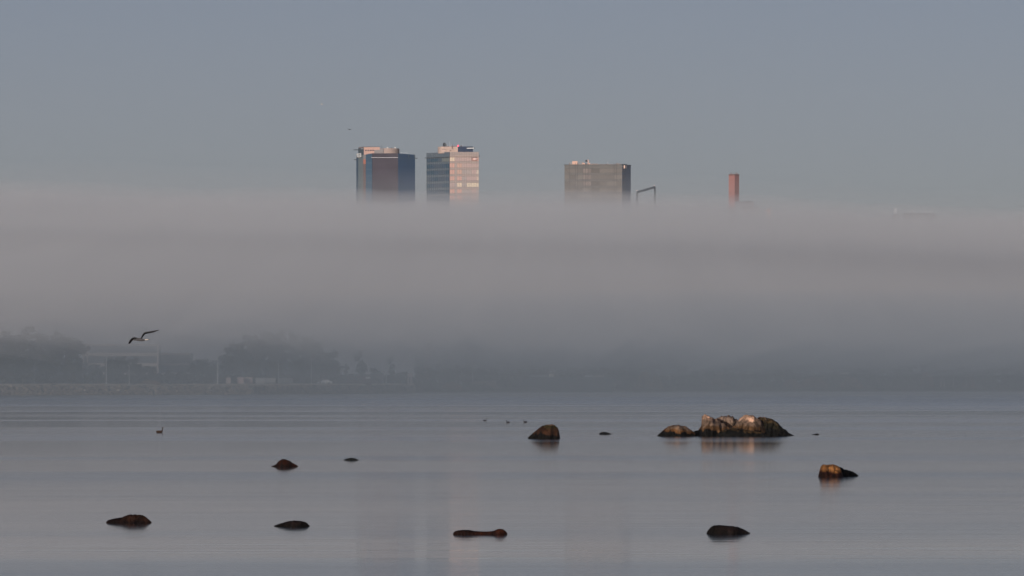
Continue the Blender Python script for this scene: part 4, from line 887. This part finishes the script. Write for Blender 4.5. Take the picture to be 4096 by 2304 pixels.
rock(ol([(735,400),(760,362),(800,345),(850,350),(900,400)],*IS), 1743, .5, Mt, 'small black rock between the left boulder and the islet peak', dy=.5, seed=22, group=gg)
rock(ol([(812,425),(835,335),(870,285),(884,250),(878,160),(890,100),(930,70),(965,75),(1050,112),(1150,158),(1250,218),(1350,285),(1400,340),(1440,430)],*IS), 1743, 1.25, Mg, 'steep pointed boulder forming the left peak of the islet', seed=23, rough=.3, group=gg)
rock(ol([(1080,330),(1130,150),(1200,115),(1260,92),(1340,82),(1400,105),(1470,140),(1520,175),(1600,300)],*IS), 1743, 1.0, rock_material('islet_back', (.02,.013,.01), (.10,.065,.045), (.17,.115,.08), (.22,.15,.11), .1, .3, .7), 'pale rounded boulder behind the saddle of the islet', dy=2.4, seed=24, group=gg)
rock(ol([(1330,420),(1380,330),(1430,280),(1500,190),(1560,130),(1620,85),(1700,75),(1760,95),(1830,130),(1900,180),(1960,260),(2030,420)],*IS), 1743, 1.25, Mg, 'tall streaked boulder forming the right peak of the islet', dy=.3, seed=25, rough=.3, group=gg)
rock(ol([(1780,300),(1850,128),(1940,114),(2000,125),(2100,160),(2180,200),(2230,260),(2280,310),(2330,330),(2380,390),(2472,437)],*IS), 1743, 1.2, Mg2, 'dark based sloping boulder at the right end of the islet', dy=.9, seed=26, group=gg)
rock(ol([(1150,425),(1200,370),(1300,330),(1420,308),(1560,318),(1700,345),(1900,378),(2050,425)],*IS), 1744, .5, rock_material('islet_ledge', (.003,.003,.002), (.05,.03,.012), (.12,.075,.05), (.14,.1,.07), .24, .42, .8), 'low dark ledge along the front foot of the islet', dy=-.75, seed=27, group=gg)

# ------------------------------------------------------------------ birds
def skin_mesh(name, pts, edges, radii, m, parent=None, loc=None, lvl=2):
    me = bpy.data.meshes.new(name); me.from_pydata(pts, edges, []); o = bpy.data.objects.new(name, me); COL.objects.link(o)
    sk = o.modifiers.new('skin', 'SKIN'); sb = o.modifiers.new('sub', 'SUBSURF'); sb.levels = lvl; sb.render_levels = lvl
    for v, r in zip(me.skin_vertices[0].data, radii): v.radius = r if isinstance(r, tuple) else (r, r)
    me.skin_vertices[0].data[0].use_root = True
    dg = bpy.context.evaluated_depsgraph_get(); me2 = bpy.data.meshes.new_from_object(o.evaluated_get(dg)); me2.name = name
    bpy.data.objects.remove(o); me2.materials.clear(); me2.materials.append(m); me2.polygons.foreach_set('use_smooth', [True]*len(me2.polygons))
    o = bpy.data.objects.new(name, me2); COL.objects.link(o)
    if parent: o.parent = parent
    if loc is not None: o.location = loc
    return o
grey_f = mat('grey_feathers', (.085,.085,.09), .9, .1, .15, 12); white_f = mat('white_feathers', (.75,.66,.55), .9, .1); dark_f = mat('dark_feathers', (.035,.034,.038), .9, .1)
brown_f = mat('brown_feathers', (.045,.026,.018), .9, .1); bill = mat('bill', (.35,.22,.06), .6)
def wing_mesh(name, pts, chord, m, parent, tipm=None):
    # pts: leading edge stations (x, y, z); chord: widths backwards (+y) and slightly down; closed thin cambered wing
    mb = MB(); n = len(pts); rows = []
    for (x, y, z), c in zip(pts, chord):
        dz = c[1] if isinstance(c, tuple) else 0; cc = c[0] if isinstance(c, tuple) else c
        th = .012+.02*cc; ring = [(x,y,z), (x,y+cc*.3,z+th+dz*.3), (x,y+cc*.7,z+th*.6+dz*.7), (x,y+cc,z+dz), (x,y+cc*.7,z-th*.3+dz*.7), (x,y+cc*.3,z-th*.6+dz*.3)]
        rows.append(len(mb.v)); mb.v += ring
    for a, b in zip(rows, rows[1:]): mb.f += [(a+i, a+(i+1) % 6, b+(i+1) % 6, b+i) for i in range(6)]
    mb.f += [tuple(rows[0]+i for i in range(5,-1,-1)), tuple(rows[-1]+i for i in range(6))]
    o = mb.build(name, m, None, smooth=True); o.parent = parent; return o
def gull(px, py, d, s, label, wl, wr, chl, chr_, body_m, tail_m, wing_m, flip=1):
    c = P(px, py, d); t = thing('gull', label, 'gull', c, 'gulls in flight')
    # body flies away to the left of the picture: head at -x and +y, tail towards the camera on the right
    b = skin_mesh('body', [(-.17*flip,.10,.0),(-.10*flip,.06,.005),(0,0,0),(.09*flip,-.05,-.015),(.16*flip,-.09,-.015)], [(2,1),(1,0),(2,3),(3,4)], [.028*s,.05*s,.06*s,.045*s,.02*s], body_m, t)
    me = b.data
    MB().add([(.12*flip,-.075,.0),(.27*flip,-.21,.01),(.30*flip,-.12,.005),(.16*flip,-.05,.0),(.12*flip,-.075,-.02),(.27*flip,-.21,-.005),(.30*flip,-.12,-.01),(.16*flip,-.05,-.02)], [(0,1,2,3),(7,6,5,4),(0,4,5,1),(1,5,6,2),(2,6,7,3),(3,7,4,0)]).build('tail', tail_m, None).parent = t
    MB().ball((-.20*flip,.12,.0), (.036,.036,.034)).build('head', body_m, None, smooth=True).parent = t
    MB().tube([(-.225*flip,.135,-.004),(-.275*flip,.16,-.012)], [.010,.003], 6).build('bill', bill, None).parent = t
    wing_mesh('wing', wl, chl, wing_m[0], t); wing_mesh('wing', wr, chr_, wing_m[1], t)
    return t
k = 230/F; W = lambda x, y, yy=0: ((x-1080)/13.17*k, yy, -(y-900)/13.17*k)
gull(562, 1358.3, 230, 1.0, 'grey winged gull flying low over the fog at left, one wing raised',
     [W(1010,880,.0),W(900,820,.02),W(760,775,.03),W(640,800,.0),W(560,880,-.05),W(490,980,-.05),W(445,1100,-.0)],
     [W(1040,880),W(1110,780,.02),W(1190,600,.05),W(1300,500,.08),W(1500,470,.10),W(1750,430,.12),W(2040,398,.16)],
     [(.12,-.03),(.13,-.02),(.13,-.05),(.15,-.10),(.15,-.12),(.12,-.09),(.03,-.02)], [(.14,-.02),(.17,-.07),(.20,-.09),(.20,-.07),(.19,-.06),(.14,-.055),(.02,0)], grey_f, white_f, (dark_f, grey_f))
def small_gull(px, py, d, spanl, spanr, label, bm, tm, flip):
    k = d/F; q = lambda x, z, y=0: (x*k, y, z*k)
    gull(px, py, d, 1.0, label, [q(-.6,.5),q(-spanl*.45,spanl*.28,.05),q(-spanl,spanl*.35,.1)], [q(.6,.5),q(spanr*.45,spanr*.22,.05),q(spanr,spanr*.30,.1)], [.16,.17,.03], [.16,.17,.03], bm, tm, (dark_f, dark_f), flip)
small_gull(1288, 416.5, 1150, 4, 7, 'higher of the two tiny gulls above the towers', white_f, white_f, 1)
small_gull(1399, 518, 1150, 9, 3.5, 'lower darker tiny gull just above the glass tower', dark_f, dark_f, 1)
def duck(px, wl_y, s, face, label, bodym, raised=1.0):
    d = wl_dist(wl_y); x = P(px,0,d).x; t = thing('duck', label, 'duck', (x,d,0), 'ducks on the water'); f = face*s
    skin_mesh('body', [(-.02*f,0,.04*s),(.10*f,0,.055*s),(-.13*f,0,.05*s),(-.2*f,0,.075*s),(.14*f,0,.11*s),(.15*f,0,.17*s*raised),(.145*f,0,.235*s*raised)], [(0,1),(0,2),(2,3),(1,4),(4,5),(5,6)],
              [(.075*s,.08*s),(.06*s,.065*s),(.06*s,.065*s),.02*s,.034*s,.022*s,.024*s], bodym, t)
    MB().ball((.16*f,0,.25*s*raised), (.042*s,.028*s,.03*s)).build('head', dark_f, None, smooth=True).parent = t
    MB().tube([(.19*f,0,.248*s*raised),(.245*f,0,.238*s*raised)], [.012*s,.004*s], 6).build('bill', bill, None).parent = t
duck(638.5, 1731, 1.05, 1, 'brown duck with neck raised, alone on the water at left', brown_f, 1.1)
duck(1940, 1683.5, .72, 1, 'leftmost of the three dark ducks left of the big boulder', dark_f)
duck(2032, 1690.5, .72, -1, 'middle of the three dark ducks left of the big boulder', dark_f)
duck(2101, 1689.5, .72, -1, 'rightmost of the three dark ducks, nearest the big boulder', dark_f)
